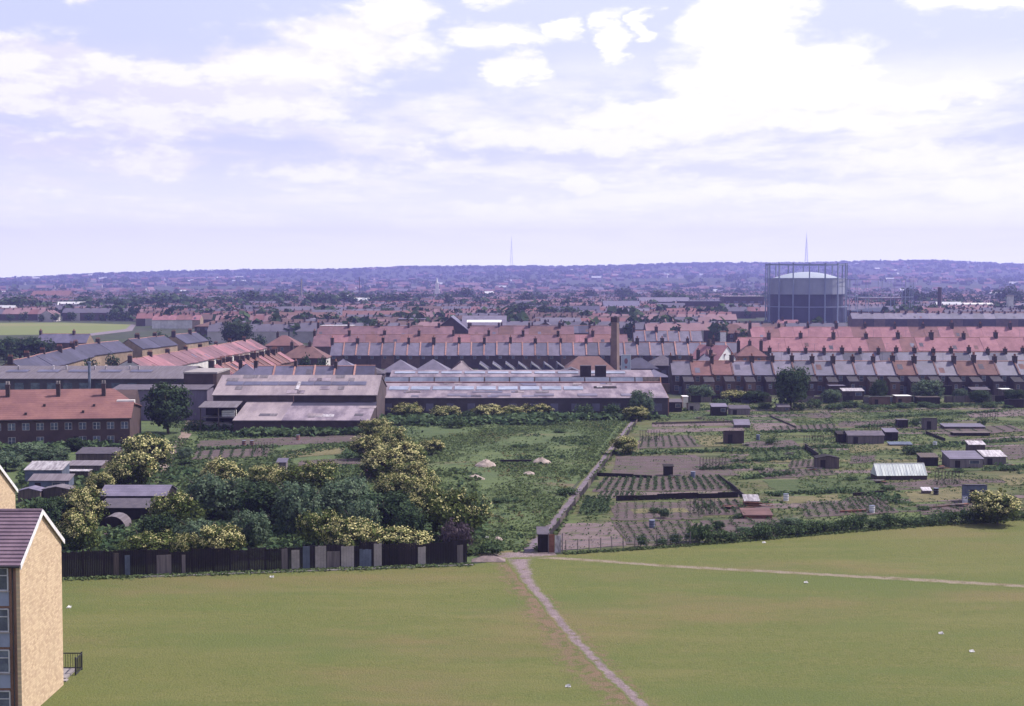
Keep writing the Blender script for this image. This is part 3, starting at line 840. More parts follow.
# ------------------------------------------------------------------ flats in front
def flats(name, label, xr, y0, y1, ze, zr, xl, detail=True):
    o = thing(name, label, 'block of flats', (xr, y0, 0))
    D = y1 - y0; Wd = xr - xl; ym = D / 2
    brick, nt, bs = newmat(name + '_gable_brick')
    tc = nt.nodes.new('ShaderNodeTexCoord'); sp = nt.nodes.new('ShaderNodeSeparateXYZ'); cb = nt.nodes.new('ShaderNodeCombineXYZ')
    nt.links.new(tc.outputs['Object'], sp.inputs[0]); nt.links.new(sp.outputs['Y'], cb.inputs[0]); nt.links.new(sp.outputs['Z'], cb.inputs[1])
    bt = nt.nodes.new('ShaderNodeTexBrick'); nt.links.new(cb.outputs[0], bt.inputs['Vector'])
    for k_, v_ in (('Scale', 1.0), ('Brick Width', .34), ('Row Height', .15), ('Mortar Size', .012), ('Bias', -.1)): bt.inputs[k_].default_value = v_
    bt.inputs['Color1'].default_value = (.55, .41, .275, 1); bt.inputs['Color2'].default_value = (.36, .245, .165, 1); bt.inputs['Mortar'].default_value = (.40, .31, .22, 1)
    wear = _ramp(nt, _noise(nt, tc.outputs['Object'], .5, 5, .65), .35, .7)
    strk = nt.nodes.new('ShaderNodeMapping'); strk.inputs['Scale'].default_value = (1, 2.2, .22); nt.links.new(tc.outputs['Object'], strk.inputs['Vector'])
    run = _ramp(nt, _noise(nt, strk.outputs['Vector'], .8, 5, .6), .5, .75)
    nt.links.new(_mixrgb(nt, _math(nt, 'MULTIPLY', run, .30), _mixrgb(nt, _math(nt, 'MULTIPLY', wear, .28), bt.outputs['Color'], (.52, .40, .27)), (.27, .195, .135)), bs.inputs['Base Color'])
    bs.inputs['Roughness'].default_value = .9
    bp = nt.nodes.new('ShaderNodeBump'); bp.inputs['Strength'].default_value = .5; bp.inputs['Distance'].default_value = .02
    nt.links.new(bt.outputs['Fac'], bp.inputs['Height']); bp.invert = True; nt.links.new(bp.outputs[0], bs.inputs['Normal'])
    side = M(name + '_side_brick', (.20, .115, .085), (.15, .085, .065), scale=.9, inst=.02, fine=.3)  # front and back walls' shade put into a darker brick than the gable's
    b = MB()
    b.prism([(0, 0), (D, 0), (D, ze), (ym, zr - .05), (0, ze)], -.25, 0)
    b.build('gable_wall', brick, o)
    b = MB(); b.box(-Wd, 0, 0, -.25, .28, ze); b.box(-Wd, D - .28, 0, -.25, D, ze)
    b.build('wall', side, o)
    # roof of overlapping courses
    rm = M(name + '_roof_tile', (.165, .112, .15), (.12, .082, .115), scale=.6, inst=.02, rough=.6)
    b = MB(); n = 15; ov = .25
    for s in (0, 1):
        for i in range(n):
            t0, t1 = i / n, (i + 1) / n
            ya, yb = -ov + (ym + ov) * t0, -ov + (ym + ov) * t1
            za, zb = ze - ov * .55 + (zr - ze + ov * .55) * t0, ze - ov * .55 + (zr - ze + ov * .55) * t1
            if s: ya, yb = D - ya, D - yb
            p = [(ya, za + .03), (yb, zb + .03), (yb, zb + .07), (ya, za + .15)]
            if s == 0: p = p
            else: p = p[::-1]
            b.prism(p, -Wd, .12)
    b.build('roof', rm, o)
    b = MB(); b.tube((-Wd, ym, zr + .1), (.12, ym, zr + .1), .13, n=8); b.build('ridge', rm, o)
    # white barge boards
    b = MB()
    for s in (0, 1):
        ya, yb = -ov, ym
        za, zb = ze - ov * .55, zr
        if s: ya, yb = D + ov, ym
        b.prism([(ya, za - .16), (yb, zb - .16), (yb, zb + .17), (ya, za + .17)][::(1 if s == 0 else -1)], .125, .18)
    b.build('barge_board', MT['white'], o)
    b = MB(); b.tube((-Wd, -.33, ze - .1), (.1, -.33, ze - .1), .075, n=8); b.build('gutter', MT['black_iron'], o)
    if not detail: return o
    blue = M('blue_panel', (.24, .27, .38), (.20, .225, .33), scale=.7, inst=.05, fine=.08)
    frame = M('painted_frame', (.42, .42, .46), (.34, .34, .38), scale=2, inst=.05)
    k = 0
    for fl in range(4):
        zt = ze - .12 - fl * 2.72
        for bay in range(3):
            x1 = -.72 - bay * 3.2; x0 = x1 - 2.9
            p = MB(); p.box(x0, -.055, zt - 2.6, x1, -.002, zt - 1.62); p.build('spandrel', blue, o)
            w = MB()
            zl, zu = zt - 1.6, zt - .05
            for (a, c) in ((x0, x0 + .08), (x1 - .08, x1), ((x0 + x1) / 2 - .04, (x0 + x1) / 2 + .04)): w.box(a, -.12, zl, c, -.003, zu)
            for (a, c) in ((zl, zl + .08), (zu - .08, zu), (zl + .98, zl + 1.05)): w.box(x0, -.10, a, x1, -.004, c)
            wo = w.build('window', frame, o)
            g = MB(); g.box(x0 + .03, -.05, zl + .03, x1 - .03, -.006, zu - .03); g.build('pane', MT['glass'], wo)
            cu = MB()
            for q in range(2):
                if RND.random() < .7 and not cu.f:
                    a = x0 + .1 + q * 1.42
                    cu.box(a, -.058, zl + .5 * RND.random(), a + RND.choice((.4, 1.25)), -.0515, zu - .1)
            if cu.f: cu.build('net_curtain', MT['render_white'], wo)
            s_ = MB(); s_.box(x0 - .05, -.16, zl - .07, x1 + .05, -.002, zl - .002); s_.build('sill', MT['concrete'], wo)
    b = MB(); b.tube((-.45, -.1, 0), (-.45, -.1, ze - .1), .05, n=6); b.build('drainpipe', MT['black_iron'], o)
    return o
flats('flats', 'near block of flats, sunlit buff brick gable, purple-brown tiled roof, at lower left', -32.15, 92.0, 100.6, 10.45, 13.2, -62)
flats('flats', 'second block of flats behind the near one, only its pale brick gable showing', -43.95, 116.4, 125.0, 10.45, 13.2, -75)

# railing, steps and landing behind the flats
o = thing('railing', 'black iron railing on the grass behind the flats’ gable end', 'railing', (-34.25, 104.6, 0))
b = MB()
for z in (.15, 1.25): b.tube((0, 0, z), (2.2, 0, z), .045); b.tube((2.2, 0, z), (2.2, -1.5, z - .1), .045)
b.build('rail', MT['black_iron'], o)
b = MB()
for i in range(12): b.tube((.18 * i + .1, 0, .15), (.18 * i + .1, 0, 1.25), .018, n=5)
for i in range(8): b.tube((2.2, -.18 * i - .15, .15), (2.2, -.18 * i - .15, 1.2), .018, n=5)
b.build('bars', MT['black_iron'], o)
for p in ((0, 0), (2.2, 0), (2.2, -1.5)):
    b = MB(); b.tube((p[0], p[1], 0), (p[0], p[1], 1.35), .06); b.build('post', MT['black_iron'], o)
o = thing('steps', 'low concrete step and landing beside the iron railing', 'steps', (-34.1, 101.9, 0))
b = MB(); b.box(0, 0, 0, 1.7, 2.6, .16); b.build('landing', MT['concrete'], o)
b = MB(); b.box(.2, -.5, 0, 1.9, -.003, .08); b.build('tread', MT['concrete'], o)

# ------------------------------------------------------------------ dark fence along the field
A0, A1, A2 = Vector((-75, 131.3, 0)), Vector((-43.5, 137.0, 0)), Vector((-4.6, 144.2, 0))
o = thing('fence', 'long dark board fence with odd pale and blue panels along the field', 'fence', A1)
SPECIAL = {162: ('timber_grey', .9), 168: ('timber_grey', .5), 184: ('timber_grey', .35), 284: ('timber_grey', .6), 296: ('concrete', .8), 307: ('timber_blue', .7),
           321: ('concrete', 1.1), 334: ('timber_grey', 1.3), 347: ('concrete', 1.3), 366: ('timber_blue', 1.2), 377: ('concrete', .8), 422: ('concrete', .8), 460: ('timber_grey', .6), 128: ('timber_blue', .5), 117: ('timber', .5)}
d = (A2 - A0); L = d.length; u = d / L; rz = math.atan2(u.y, u.x)
t = 0.0
while t < L - .5:
    w = min(RND.uniform(1.5, 2.3), L - t)
    h = RND.uniform(2.15, 2.6)
    c = A0 + u * (t + w / 2) - A1
    b = MB(); n = int(w / .16)
    for i in range(n):
        q = c + u * (-w / 2 + (i + .5) * w / n)
        b.obox(q.x, q.y, .02, w / n * .94, .04, h + RND.uniform(-.06, .05), rz)
    b.build('panel', MT['timber_dark'], o)
    q = A0 + u * t - A1
    b = MB(); b.obox(q.x - u.y * .0, q.y + .09, 0, .13, .13, h + .12, rz); b.build('post', MT['timber_dark'], o)
    t += w
for px, (mt, w) in SPECIAL.items():
    # point on the fence line seen at this column
    best = min((abs(512 + FPX * p.x / (p.y * CP + CAM_H * SP) - px), k) for k in range(400) for p in [A0 + d * (k / 400)])
    q = A0 + d * (best[1] / 400) - A1
    b = MB(); n = max(2, int(w / .25))
    hh = RND.uniform(1.7, 2.35)
    for i in range(n):
        p = q + u * (-w / 2 + (i + .5) * w / n)
        b.obox(p.x + u.y * .07, p.y - .07, .05, w / n * .96, .05, hh + RND.uniform(-.05, .05), rz)
    b.build('patch_board', MT[mt], o)
# low concrete edging strip at the fence foot
b = MB(); m1 = A1 + u * 7; m2 = A2 + u * .5
b.obox((m1.x + m2.x) / 2 + .9 * u.y, (m1.y + m2.y) / 2 - .9, 0, (m2 - m1).length, .16, .12, rz)
tag(b.build('edging', MT['concrete']), 'low pale concrete edging along the foot of the dark fence', 'edging')
# earth bank by the end of the fence
x, y = G(487, 562)
b = MB(); b.hip(x - 1.6, y - .2, x + 1.9, y + 1.3, .05, .55, (1.2, 1.2), t=.2, over=0); tag(b.build('earth_heap', M('bare_earth_heap', (.20, .15, .15), (.13, .10, .10), scale=1.5, bump=.5)), 'pinkish earth heap at the right end of the dark fence', 'heap')

# ------------------------------------------------------------------ lane fence of concrete posts and boards
o = thing('fence', 'grey board fence running along the allotment side of the lane', 'fence', (2.6, 151, 0))
fl = [(x + (1.35 if i == 0 else 1.05), y) for i, (x, y) in enumerate(LANE)]
k = 0
for (ax, ay), (bx, by) in zip(fl, fl[1:]):
    l = math.hypot(bx - ax, by - ay); n = max(1, round(l / 5)); ang = math.atan2(by - ay, bx - ax)
    for i in range(n):
        t = (i + .5) / n
        cx, cy_ = ax + (bx - ax) * t - 2.6, ay + (by - ay) * t - 151
        b = MB()
        hh = .8 if ay < 200 else .65
        for z in range(5):
            b.obox(cx, cy_, .06 + z * hh / 5, l / n - .12, .04, hh / 5 - .03, ang)
        b.build('panel', MT['timber_dark'] if k % 3 else MT['timber'], o); k += 1
        b = MB(); b.obox(ax + (bx - ax) * i / n - 2.6, ay + (by - ay) * i / n - 151, 0, .11, .11, hh + .12, ang); b.build('post', MT['timber'], o)

# shed and sheet-iron gate at the mouth of the lane
def hut(name, label, px0, px1, pyb, h, depth, wall, roof, style='pent', rz=0.0, cat='shed', door=True, window=False, group='allotment sheds', wallh=None, dz=.35, xo=0, Y=None):
    """small garden building; its base line is where the photo shows it"""
    cx, y = G((px0 + px1) / 2, pyb)
    if Y: y = Y; cx = XA((px0 + px1) / 2, Y, 1)
    w = (px1 - px0) * (y * CP + CAM_H * SP) / FPX
    o = thing(name, label, cat, (cx + xo, y, 0), rz, group)
    he = h - dz
    b = MB()
    x0, x1 = -w / 2, w / 2
    if style == 'pent':      # slopes down to the viewer
        b.prism([(0, 0), (depth, 0), (depth, h - .04), (0, he - .04)], x0, x1)
    elif style == 'rear':    # slopes away
        b.prism([(0, 0), (depth, 0), (depth, he - .04), (0, h - .04)], x0, x1)
    elif style == 'flat':
        b.box(x0, 0, 0, x1, depth, h - .06)
    elif style == 'gable':   # ridge along x
        b.prism([(0, 0), (depth, 0), (depth, he - .04), (depth / 2, h - .04), (0, he - .04)], x0, x1)
    elif style == 'gabley':  # ridge away from the viewer
        b.prism_y([(x0, 0), (x1, 0), (x1, he - .04), (0, h - .04), (x0, he - .04)], 0, depth)
    b.build('wall', MT[wall], o)
    r = MB(); e = .14
    if style in ('pent', 'rear'):
        a, c = (he, h) if style == 'pent' else (h, he)
        sl = (c - a) / depth
        r.prism([(-e, a - e * sl), (depth + e, c + e * sl), (depth + e, c + e * sl + .07), (-e, a - e * sl + .07)], x0 - e, x1 + e)
    elif style == 'flat':
        r.box(x0 - e, -e, h - .06, x1 + e, depth + e, h + .03)
    elif style == 'gable':
        sl = dz / (depth / 2)
        r.prism([(-e, he - e * sl), (depth / 2, h), (depth / 2, h + .07), (-e, he - e * sl + .07)], x0 - e, x1 + e)
        r.prism([(depth / 2, h), (depth + e, he - e * sl), (depth + e, he - e * sl + .07), (depth / 2, h + .07)], x0 - e, x1 + e)
    else:
        sl = dz / (w / 2)
        r.prism_y([(x0 - e, he - e * sl), (0, h), (0, h + .07), (x0 - e, he - e * sl + .07)], -e, depth + e)
        r.prism_y([(0, h), (x1 + e, he - e * sl), (x1 + e, he - e * sl + .07), (0, h + .07)], -e, depth + e)
    r.build('roof', MT[roof], o)
    hd = min(1.75, he - .25)
    if door and hd > .5:
        dw = min(.8, w * .4)
        q = MB(); q.box(x0 + w * .15, -.04, .04, x0 + w * .15 + dw, -.002, hd); q.build('door', MT['timber_dark'], o)
    if window and he > .9:
        q = MB(); q.box(x0 + w * .58, -.05, he * .45, x0 + w * .9, -.002, he * .85); f = q.build('window', MT['concrete'], o)
        q = MB(); q.box(x0 + w * .6, -.058, he * .48, x0 + w * .88, -.051, he * .82); q.build('pane', MT['glass'], f)
    return o

hut('shed', 'black tarred shed at the near end of the lane', 538, 548, 552.5, 2.3, 2.2, 'timber_dark', 'felt', 'pent')
o = thing('gate', 'sheet-metal gate, rust and pale grey halves, beside the black tarred shed', 'gate', (*G(556, 553), 0))
b = MB(); b.box(-.75, 0, .05, -.15, .05, 2.0); b.build('rusty_sheet', MT['rust'], o)
b = MB(); b.box(-.13, 0, .05, .55, .05, 1.9); b.build('pale_sheet', MT['pale_sheet'], o)
for x in (-.85, .62):
    b = MB(); b.box(x, -.06, 0, x + .1, .06, 2.15); b.build('post', MT['timber_grey'], o)
# wire fence along the field side of the allotments
o = thing('wire_fence', 'sagging wire fence on thin posts between the lane gate and the hedge', 'fence', (*G(566, 553.5), 0))
p0 = Vector((*G(566, 553.5), 0)); p1 = Vector((*G(690, 545), 0))
n = 11
for i in range(n + 1):
    q = (p1 - p0) * (i / n)
    b = MB(); b.tube((q.x, q.y, 0), (q.x + RND.uniform(-.06, .06), q.y, 1.45), .05, n=5); b.build('post', MT['timber_grey'], o)
q = p1 - p0
for z in (.4, .8, 1.25):
    b = MB(); b.tube((0, 0, z), (q.x, q.y, z), .012, n=4); b.build('wire', MT['steel'], o)

# ------------------------------------------------------------------ allotment huts, frames, glass
hut('hut', 'narrow black hut alone on the bare plot', 664, 673, 476, 1.55, 1.2, 'timber_dark', 'timber_dark', 'pent', dz=.15)
hut('shed', 'brown shed with dark doorway right of the first plots', 725, 744, 444, 2.3, 2.4, 'brick_dark', 'felt', 'rear')
hut('shed', 'small dark shed with a pale sloping lid near the gardens', 735, 750, 428, 1.4, 2.0, 'timber', 'slate_pale', 'pent', dz=.8, door=False)
hut('shed', 'dark blue-grey shed left of the whitewashed greenhouse', 817, 839, 469, 2.0, 2.4, 'timber', 'timber_dark', 'gabley')
hut('shed', 'long grey shed on the middle allotments, felt roofed', 848, 884, 444, 2.1, 4.2, 'timber_grey', 'felt', 'gable', dz=.6)
hut('shed', 'pale-roofed shed joined to the long grey shed’s right end', 885.5, 898, 441, 2.0, 2.6, 'timber_dark', 'slate_pale', 'pent', dz=.4)
hut('shed', 'tiny black lean-to at the long grey shed’s left end', 838, 847, 443, 1.9, 2.0, 'timber_dark', 'timber_dark', 'pent')
hut('hut', 'dark square hut behind the middle allotments, left of the lilac hut', 898, 908, 428, 1.6, 2.0, 'timber_dark', 'felt', 'flat', door=False)
hut('hut', 'lilac-grey hut behind the middle allotments', 925, 937, 430, 2.3, 2.4, 'timber_grey', 'slate_pale', 'rear')
hut('shed', 'black low shed with a pale board, right of the greenhouse', 921, 938, 466, 1.7, 2.2, 'timber_dark', 'timber', 'pent')
hut('shed', 'large grey-blue shed with lilac roof near the right edge', 950, 983, 468, 2.1, 4.2, 'timber_grey', 'slate_pale', 'pent', dz=.7, window=True)
hut('shed', 'white-topped shed abutting the large grey-blue shed', 984, 1006, 465, 1.9, 3.0, 'timber_grey', 'pale_sheet', 'pent', dz=.6)
hut('shed', 'narrow shed with a pale roof behind the large grey-blue shed', 969, 985, 455, 2.1, 1.8, 'timber', 'pale_sheet', 'pent', dz=.4, door=False)
hut('shed', 'tall blue-grey shed beside the hedge’s big hawthorn', 967, 987, 503, 2.35, 2.2, 'timber_blue', 'felt', 'rear', dz=.25)
hut('shed', 'low shed with blotched white roof by the diagonal planks', 745, 759, 506, 1.15, 1.5, 'timber_dark', 'pale_sheet', 'pent', dz=.5, door=False)
hut('cold_frame', 'long low rusty-topped frame in the near allotments', 744, 772, 519, .85, 2.6, 'rust', 'tile_brown', 'pent', dz=.4, door=False, cat='cold frame', group='cold frames')
hut('cold_frame', 'squat frame with pale lid on the plot left of the tall blue-grey shed', 923, 931, 494, .7, .9, 'timber', 'pale_sheet', 'pent', dz=.25, door=False, cat='cold frame', group='cold frames')
hut('cold_frame', 'dark low frame on the right far plots', 954, 990, 436, .6, 2.2, 'timber_dark', 'timber', 'flat', door=False, cat='cold frame', group='cold frames')
hut('cold_frame', 'lilac-lidded frame behind the dark low one', 945, 985, 429, .7, 3.2, 'timber', 'slate_pale', 'pent', dz=.3, door=False, cat='cold frame', group='cold frames')
hut('cold_frame', 'blue-tinged frame right of the long grey shed', 890, 912, 446, .5, 1.6, 'timber', 'timber_blue', 'pent', dz=.25, door=False, cat='cold frame', group='cold frames')

# whitewashed greenhouse
x, y = G(902, 480)
w = 51 * (y + 1.5) / FPX
o = thing('greenhouse', 'long low greenhouse with whitewashed glass roof', 'greenhouse', (x, y, 0), math.radians(3))
b = MB(); b.box(-w / 2, 0, 0, w / 2, 3.0, .62); b.build('base_wall', MT['brick_dark'], o)
wm = M('whitewashed_glass', (.50, .53, .52), (.27, .30, .33), scale=1.1, inst=.02, rough=.35, streak=(2.2, .35, .35), fine=.15)
b = MB()
b.prism([(-.05, .62), (1.5, 2.15), (1.5, 2.2), (-.1, .64)], -w / 2, w / 2); b.prism([(1.5, 2.15), (3.05, .62), (3.1, .64), (1.5, 2.2)], -w / 2, w / 2)
gl = b.build('glass_roof', wm, o)
b = MB()
for i in range(17):
    xx = -w / 2 + w * i / 16
    b.prism([(-.1, .645), (1.5, 2.205), (1.5, 2.25), (-.12, .68)], xx - .025, xx + .025)
b.tube((-w / 2, 1.5, 2.24), (w / 2, 1.5, 2.24), .05, n=6)
b.build('glazing_bars', MT['white'], gl)
for s in (-1, 1):
    b = MB(); b.prism([(0, .62), (3.0, .62), (1.5, 2.14)], s * w / 2 - .03, s * w / 2 + .03); b.build('end_glass', wm, o)
b = MB(); b.box(-w * .32, -.03, .02, -w * .22, -.002, .58); b.build('hatch', MT['timber_dark'], o)

# plank piles, butts and odds and ends
def bits():
    L = [(683, 505, 'rust', 'red-brown'), ]
    heap = MB(); x, y = G(765, 512)
    for i in range(9):
        heap.obox(x + RND.uniform(-1.6, 1.6), y + 3.8 + RND.uniform(-.4, .4), .05 + .07 * i, RND.uniform(1.6, 3.2), .22, .05, RND.uniform(-.35, .35))
    tag(heap.build('plank_pile', MT['rust']), 'tumbled reddish planks behind the rusty-topped frame', 'plank pile')
    i = 0
    for px, py, mt, lb in [(652, 528, 'timber_blue', 'blue water butt by the front cabbage plots'), (758, 440, 'timber_blue', 'blue drum left of the brown allotment shed'), (693, 478, 'timber_blue', 'blue drum on the cabbage plot’s far side'), (935, 447, 'white', 'white drum behind the right-hand sheds'),
                           (919, 424, 'white', 'white drum against the lilac-grey hut'), (841, 438, 'white', 'white drum at the black lean-to'), (786, 501, 'white', 'white drum near the dark bush by the low shed'), (872, 513, 'white', 'white drum on the near plot just behind the hedge'), (936, 495, 'timber_dark', 'black drum left of the tall blue-grey shed'),
                           (965, 503, 'white', 'white drum touching the tall blue-grey shed'), (252, 446, 'rust', 'rust-red drum on the left allotments, nearest the dirt track'), (298, 440, 'terracotta', 'orange drum standing in the middle of the left allotments'), (244, 446, 'rust', 'smaller rust-red drum beside the other on the left allotments')]:
        x, y = G(px, py)
        o = thing('drum', lb, 'drum', (x, y, 0), 0, 'drums about the allotments')
        b = MB(); b.tube((0, 0, 0), (0, 0, .9), .34, .34, 12); b.build('barrel', MT[mt], o, smooth=False)
        b = MB()
        for z in (.28, .6): b.tube((0, 0, z), (0, 0, z + .05), .365, .365, 12)
        b.tube((0, 0, .9), (0, 0, .95), .37, .37, 12); b.build('hoop', MT['steel'], o)
bits()

rj = random.Random(55)
for px, py, lb in [(842, 446, 'pile of old boards in front of the black lean-to'), (748, 446, 'pile of old boards right of the brown allotment shed'), (814, 471, 'pile of old boards before the dark blue-grey shed'), (943, 469, 'pile of old boards left of the large grey-blue shed'), (1012, 467, 'pile of old boards right of the white-topped shed'),
                   (878, 483, 'pile of old boards at the left end of the whitewashed greenhouse'), (960, 507, 'pile of old boards at the foot of the tall blue-grey shed'), (676, 478, 'pile of old boards beside the narrow black hut'), (728, 509, 'pile of old boards left of the rusty-topped frame'), (893, 431, 'pile of old boards left of the dark square hut'), (700, 419, 'pile of old boards by the far plank edging'), (790, 455, 'pile of old boards left of the leaning planks')]:
    x, y = G(px, py)
    o = thing('board_pile', lb, 'board pile', (x, y, 0), 0, 'piles of old boards on the allotments')
    for i in range(6):
        b = MB(); b.obox(rj.uniform(-.5, .5), rj.uniform(-.3, .3), .02 + .075 * i, rj.uniform(.8, 2.0), rj.uniform(.15, .5), .06, rj.uniform(-.7, .7)); b.build('board', MT[rj.choice(['timber', 'timber_dark', 'timber_grey', 'concrete', 'rust', 'corrugated'])], o)

# sand heaps on the waste ground
def heap(px, py, w, d, h, label, mat='chalk', seed=1):
    rnd = random.Random(seed)
    x, y = G(px, py)
    b = MB(); n = 24; R_ = 9
    f1 = [rnd.uniform(.62, 1.15) for _ in range(n)]; f1 = [(f1[i - 1] + 2 * f1[i] + f1[(i + 1) % n]) / 4 for i in range(n)]
    for j in range(R_ + 1):
        for i in range(n):
            t = j / R_; a = 6.283 * i / n
            k = f1[i] * (1 + rnd.uniform(-.07, .07))
            b.v.append((math.cos(a) * w / 2 * (1 - t) * k, math.sin(a) * d / 2 * (1 - t) * k, h * (t ** .8) * (1 - .25 * t) * 1.3 * (.8 + .35 * noise.noise(Vector((i * .5, t * 3, seed)))) * rnd.uniform(.9, 1.08) + (-.05 if j == 0 else 0)))
    for j in range(R_):
        for i in range(n):
            q = (i + 1) % n
            b.f.append((j * n + i, j * n + q, (j + 1) * n + q, (j + 1) * n + i)); b.m.append(0); b.tone.append(.5)
    o = b.build('sand_heap' if mat == 'chalk' else 'heap', MT[mat], smooth=True, loc=(x, y, 0))
    return tag(o, label, 'heap', 'heaps on the waste ground')
heap(486, 466, 3.8, 3, 1.2, 'largest pale sand heap on the waste ground, left of the dark beam', seed=3)
heap(475, 479, 3.2, 2.4, .8, 'lower sand heap nearest the thicket', seed=4)
heap(541, 463, 3.6, 3, 1.0, 'pale rubble heap right of the dark beam', seed=5)
heap(529, 474, 2.2, 2.0, .5, 'small rubble heap below the right-hand one', seed=6)
b = MB(); x, y = G(516, 462.5); b.obox(x, y, .15, 5.0, .35, .3, .02); b.obox(x - 2, y, 0, .3, .5, .15); b.obox(x + 2, y, 0, .3, .5, .15)
tag(b.build('timber_beam', MT['timber_dark']), 'dark beam lying between the sand heaps', 'beam')
heap(498, 540, 1.2, .9, .5, 'white rubble pile near the mouth of the lane', seed=8)

# ------------------------------------------------------------------ left-hand sheds and yard
g = 'sheds behind the fence'
hut('shed', 'blue-grey shed with a white corrugated roof behind the rear flats', 25, 62, 486, 3.0, 3.5, 'timber_blue', 'pale_sheet', 'pent', group=g, dz=.75, window=False, door=False)
hut('shed', 'shed with brown corrugated roof and a dark window, in front of the white-roofed one', 29, 69, 492, 2.1, 2.3, 'timber_blue', 'corrugated', 'pent', group=g, dz=.55, window=True)
hut('shed', 'low flat shed with a pale roof right of the white corrugated one', 62, 88, 480, 1.3, 1.8, 'timber', 'pale_sheet', 'flat', group=g, door=False)
hut('shed', 'dark flat-roofed shed below the red-roofed housing', 76, 116, 466, 2.4, 4, 'timber', 'felt', 'pent', group=g, dz=.5, door=False)
hut('shed', 'brown flat-roofed shed carrying a yellow heap', 66, 101, 473, 1.4, 3.4, 'timber', 'corrugated', 'pent', group=g, dz=.3, door=False)
heap(85, 465, 3.6, 2.2, .8, 'cream-yellow heap on the brown flat-roofed shed', 'yellow', 12).location.z = 1.2
hut('shed', 'small low shed with mauve roof beside the rear flats’ gable, left one', 18, 40, 503, 1.9, 2.4, 'timber', 'slate_pale', 'gabley', group=g, door=False)
hut('shed', 'small low shed with pinkish roof beside the rear flats’ gable, right one', 43, 70, 502, 2.0, 2.4, 'timber', 'corrugated', 'gabley', group=g, door=False)
hut('shed', 'big dark felted shed with open front behind the fence', 100, 166, 516, 3.4, 5.5, 'timber_dark', 'slate_pale', 'gable', group=g, dz=.9, door=False)
hut('shed', 'lower lean-to with mauve roof in front of the big dark shed', 99, 149, 523, 2.35, 3.5, 'timber_dark', 'felt', 'pent', group=g, dz=.55, door=False)
hut('shed', 'mauve-roofed shed in the line of blossoming hawthorns', 365, 383, 478, 1.9, 2.6, 'timber', 'tile_pink', 'pent', group=g, dz=.9, door=False)
hut('shed', 'little lilac shed at the near edge of the left allotments', 277, 286, 472, 1.8, 1.8, 'timber_grey', 'slate_pale', 'pent', group=g, door=False)
x, y = G(112, 530)
o = thing('tank', 'half-sunk dark barrel tank by the big felted shed', 'tank', (x, y, .0))
b = MB()
for i in range(10):
    a0, a1 = math.pi * i / 10, math.pi * (i + 1) / 10
    b.face([(1.6 * math.cos(a0), 0, 1.6 * math.sin(a0)), (1.6 * math.cos(a0), 3, 1.6 * math.sin(a0)), (1.6 * math.cos(a1), 3, 1.6 * math.sin(a1)), (1.6 * math.cos(a1), 0, 1.6 * math.sin(a1))])
b.build('shell', MT['corrugated'], o)
b = MB(); b.face([(1.6 * math.cos(math.pi * i / 10), .02, 1.6 * math.sin(math.pi * i / 10)) for i in range(11)]); b.build('end_wall', MT['timber_dark'], o)
sheet('yard', [G(92, 553), G(150, 553), G(152, 536), G(118, 527), G(100, 532)], .03, groundmat('bare_earth', [((.12, .09, .092), .4, .4, .65, (1, 1))], (.155, .115, .118)))

# litter on the grass
for px, py, lb in [(272, 577.5, 'white paper scrap near the fence foot, brightest on the left lawn'), (941, 634, 'white paper scrap on the right lawn, upper of two'), (972, 652, 'white paper scrap on the right lawn, lower of two'), (568, 687, 'white paper scrap left of the near footpath'),
                   (764, 543, 'crumpled white sheet against the field hedge'), (702, 543, 'crumpled paper where the hedge thins'), (69, 608, 'white scrap beside the flats’ gable'), (487, 538, 'white sack in the weeds by the lane’s end'), (806, 583, 'scrap of paper below the trodden path')]:
    x, y = G(px, py)
    b = MB(); n = 5; s = .22
    for i in range(3):
        b.face([(RND.uniform(-s, s), RND.uniform(-s, s), RND.uniform(.02, .22)) for _ in range(3)])
        b.face([(-s, -s * .5, .03), (s, -s * .6, .03), (s * .7, s, .16), (-s * .8, s * .7, .12)])
    tag(b.build('litter', MT['white'], loc=(x, y, 0)), lb, 'litter', 'litter on the grass')
# ------------------------------------------------------------------ houses in terraces
_cache = {}
def cached(key, make):
    if key not in _cache: _cache[key] = make()
    return _cache[key]

def m_wall(w, dep, he, hr, mat):
    b = MB(); b.prism([(0, 0), (dep, 0), (dep, he), (dep / 2, hr - .12), (0, he)], 0, w - .02)
    return b.mesh('wall', MT[mat])
def m_roof(w, dep, he, hr, mat, ov=.3, ridge='tan_ridge'):
    b = MB(); sl = (hr - he) / (dep / 2); t = .16
    b.prism([(-ov, he - ov * sl), (dep / 2, hr), (dep / 2, hr + t), (-ov, he - ov * sl + t)], 0, w - .03)
    b.prism([(dep / 2, hr), (dep + ov, he - ov * sl), (dep + ov, he - ov * sl + t), (dep / 2, hr + t)], 0, w - .03)
    b.tube((0, dep / 2, hr + t), (w - .03, dep / 2, hr + t), .13, n=6, m=1)
    return b.mesh('roof', [MT[mat], MT[ridge]])
def m_party(w, dep, he, hr, mat='tan_ridge'):
    b = MB(); sl = (hr - he) / (dep / 2); o = .32
    b.prism([(-o, he - o * sl + .17), (dep / 2, hr + .17), (dep / 2, hr + .42), (-o, he - o * sl + .42)], -.2, .2)
    b.prism([(dep / 2, hr + .17), (dep + o, he - o * sl + .17), (dep + o, he - o * sl + .42), (dep / 2, hr + .42)], -.2, .2)
    return b.mesh('party_wall', MT[mat])
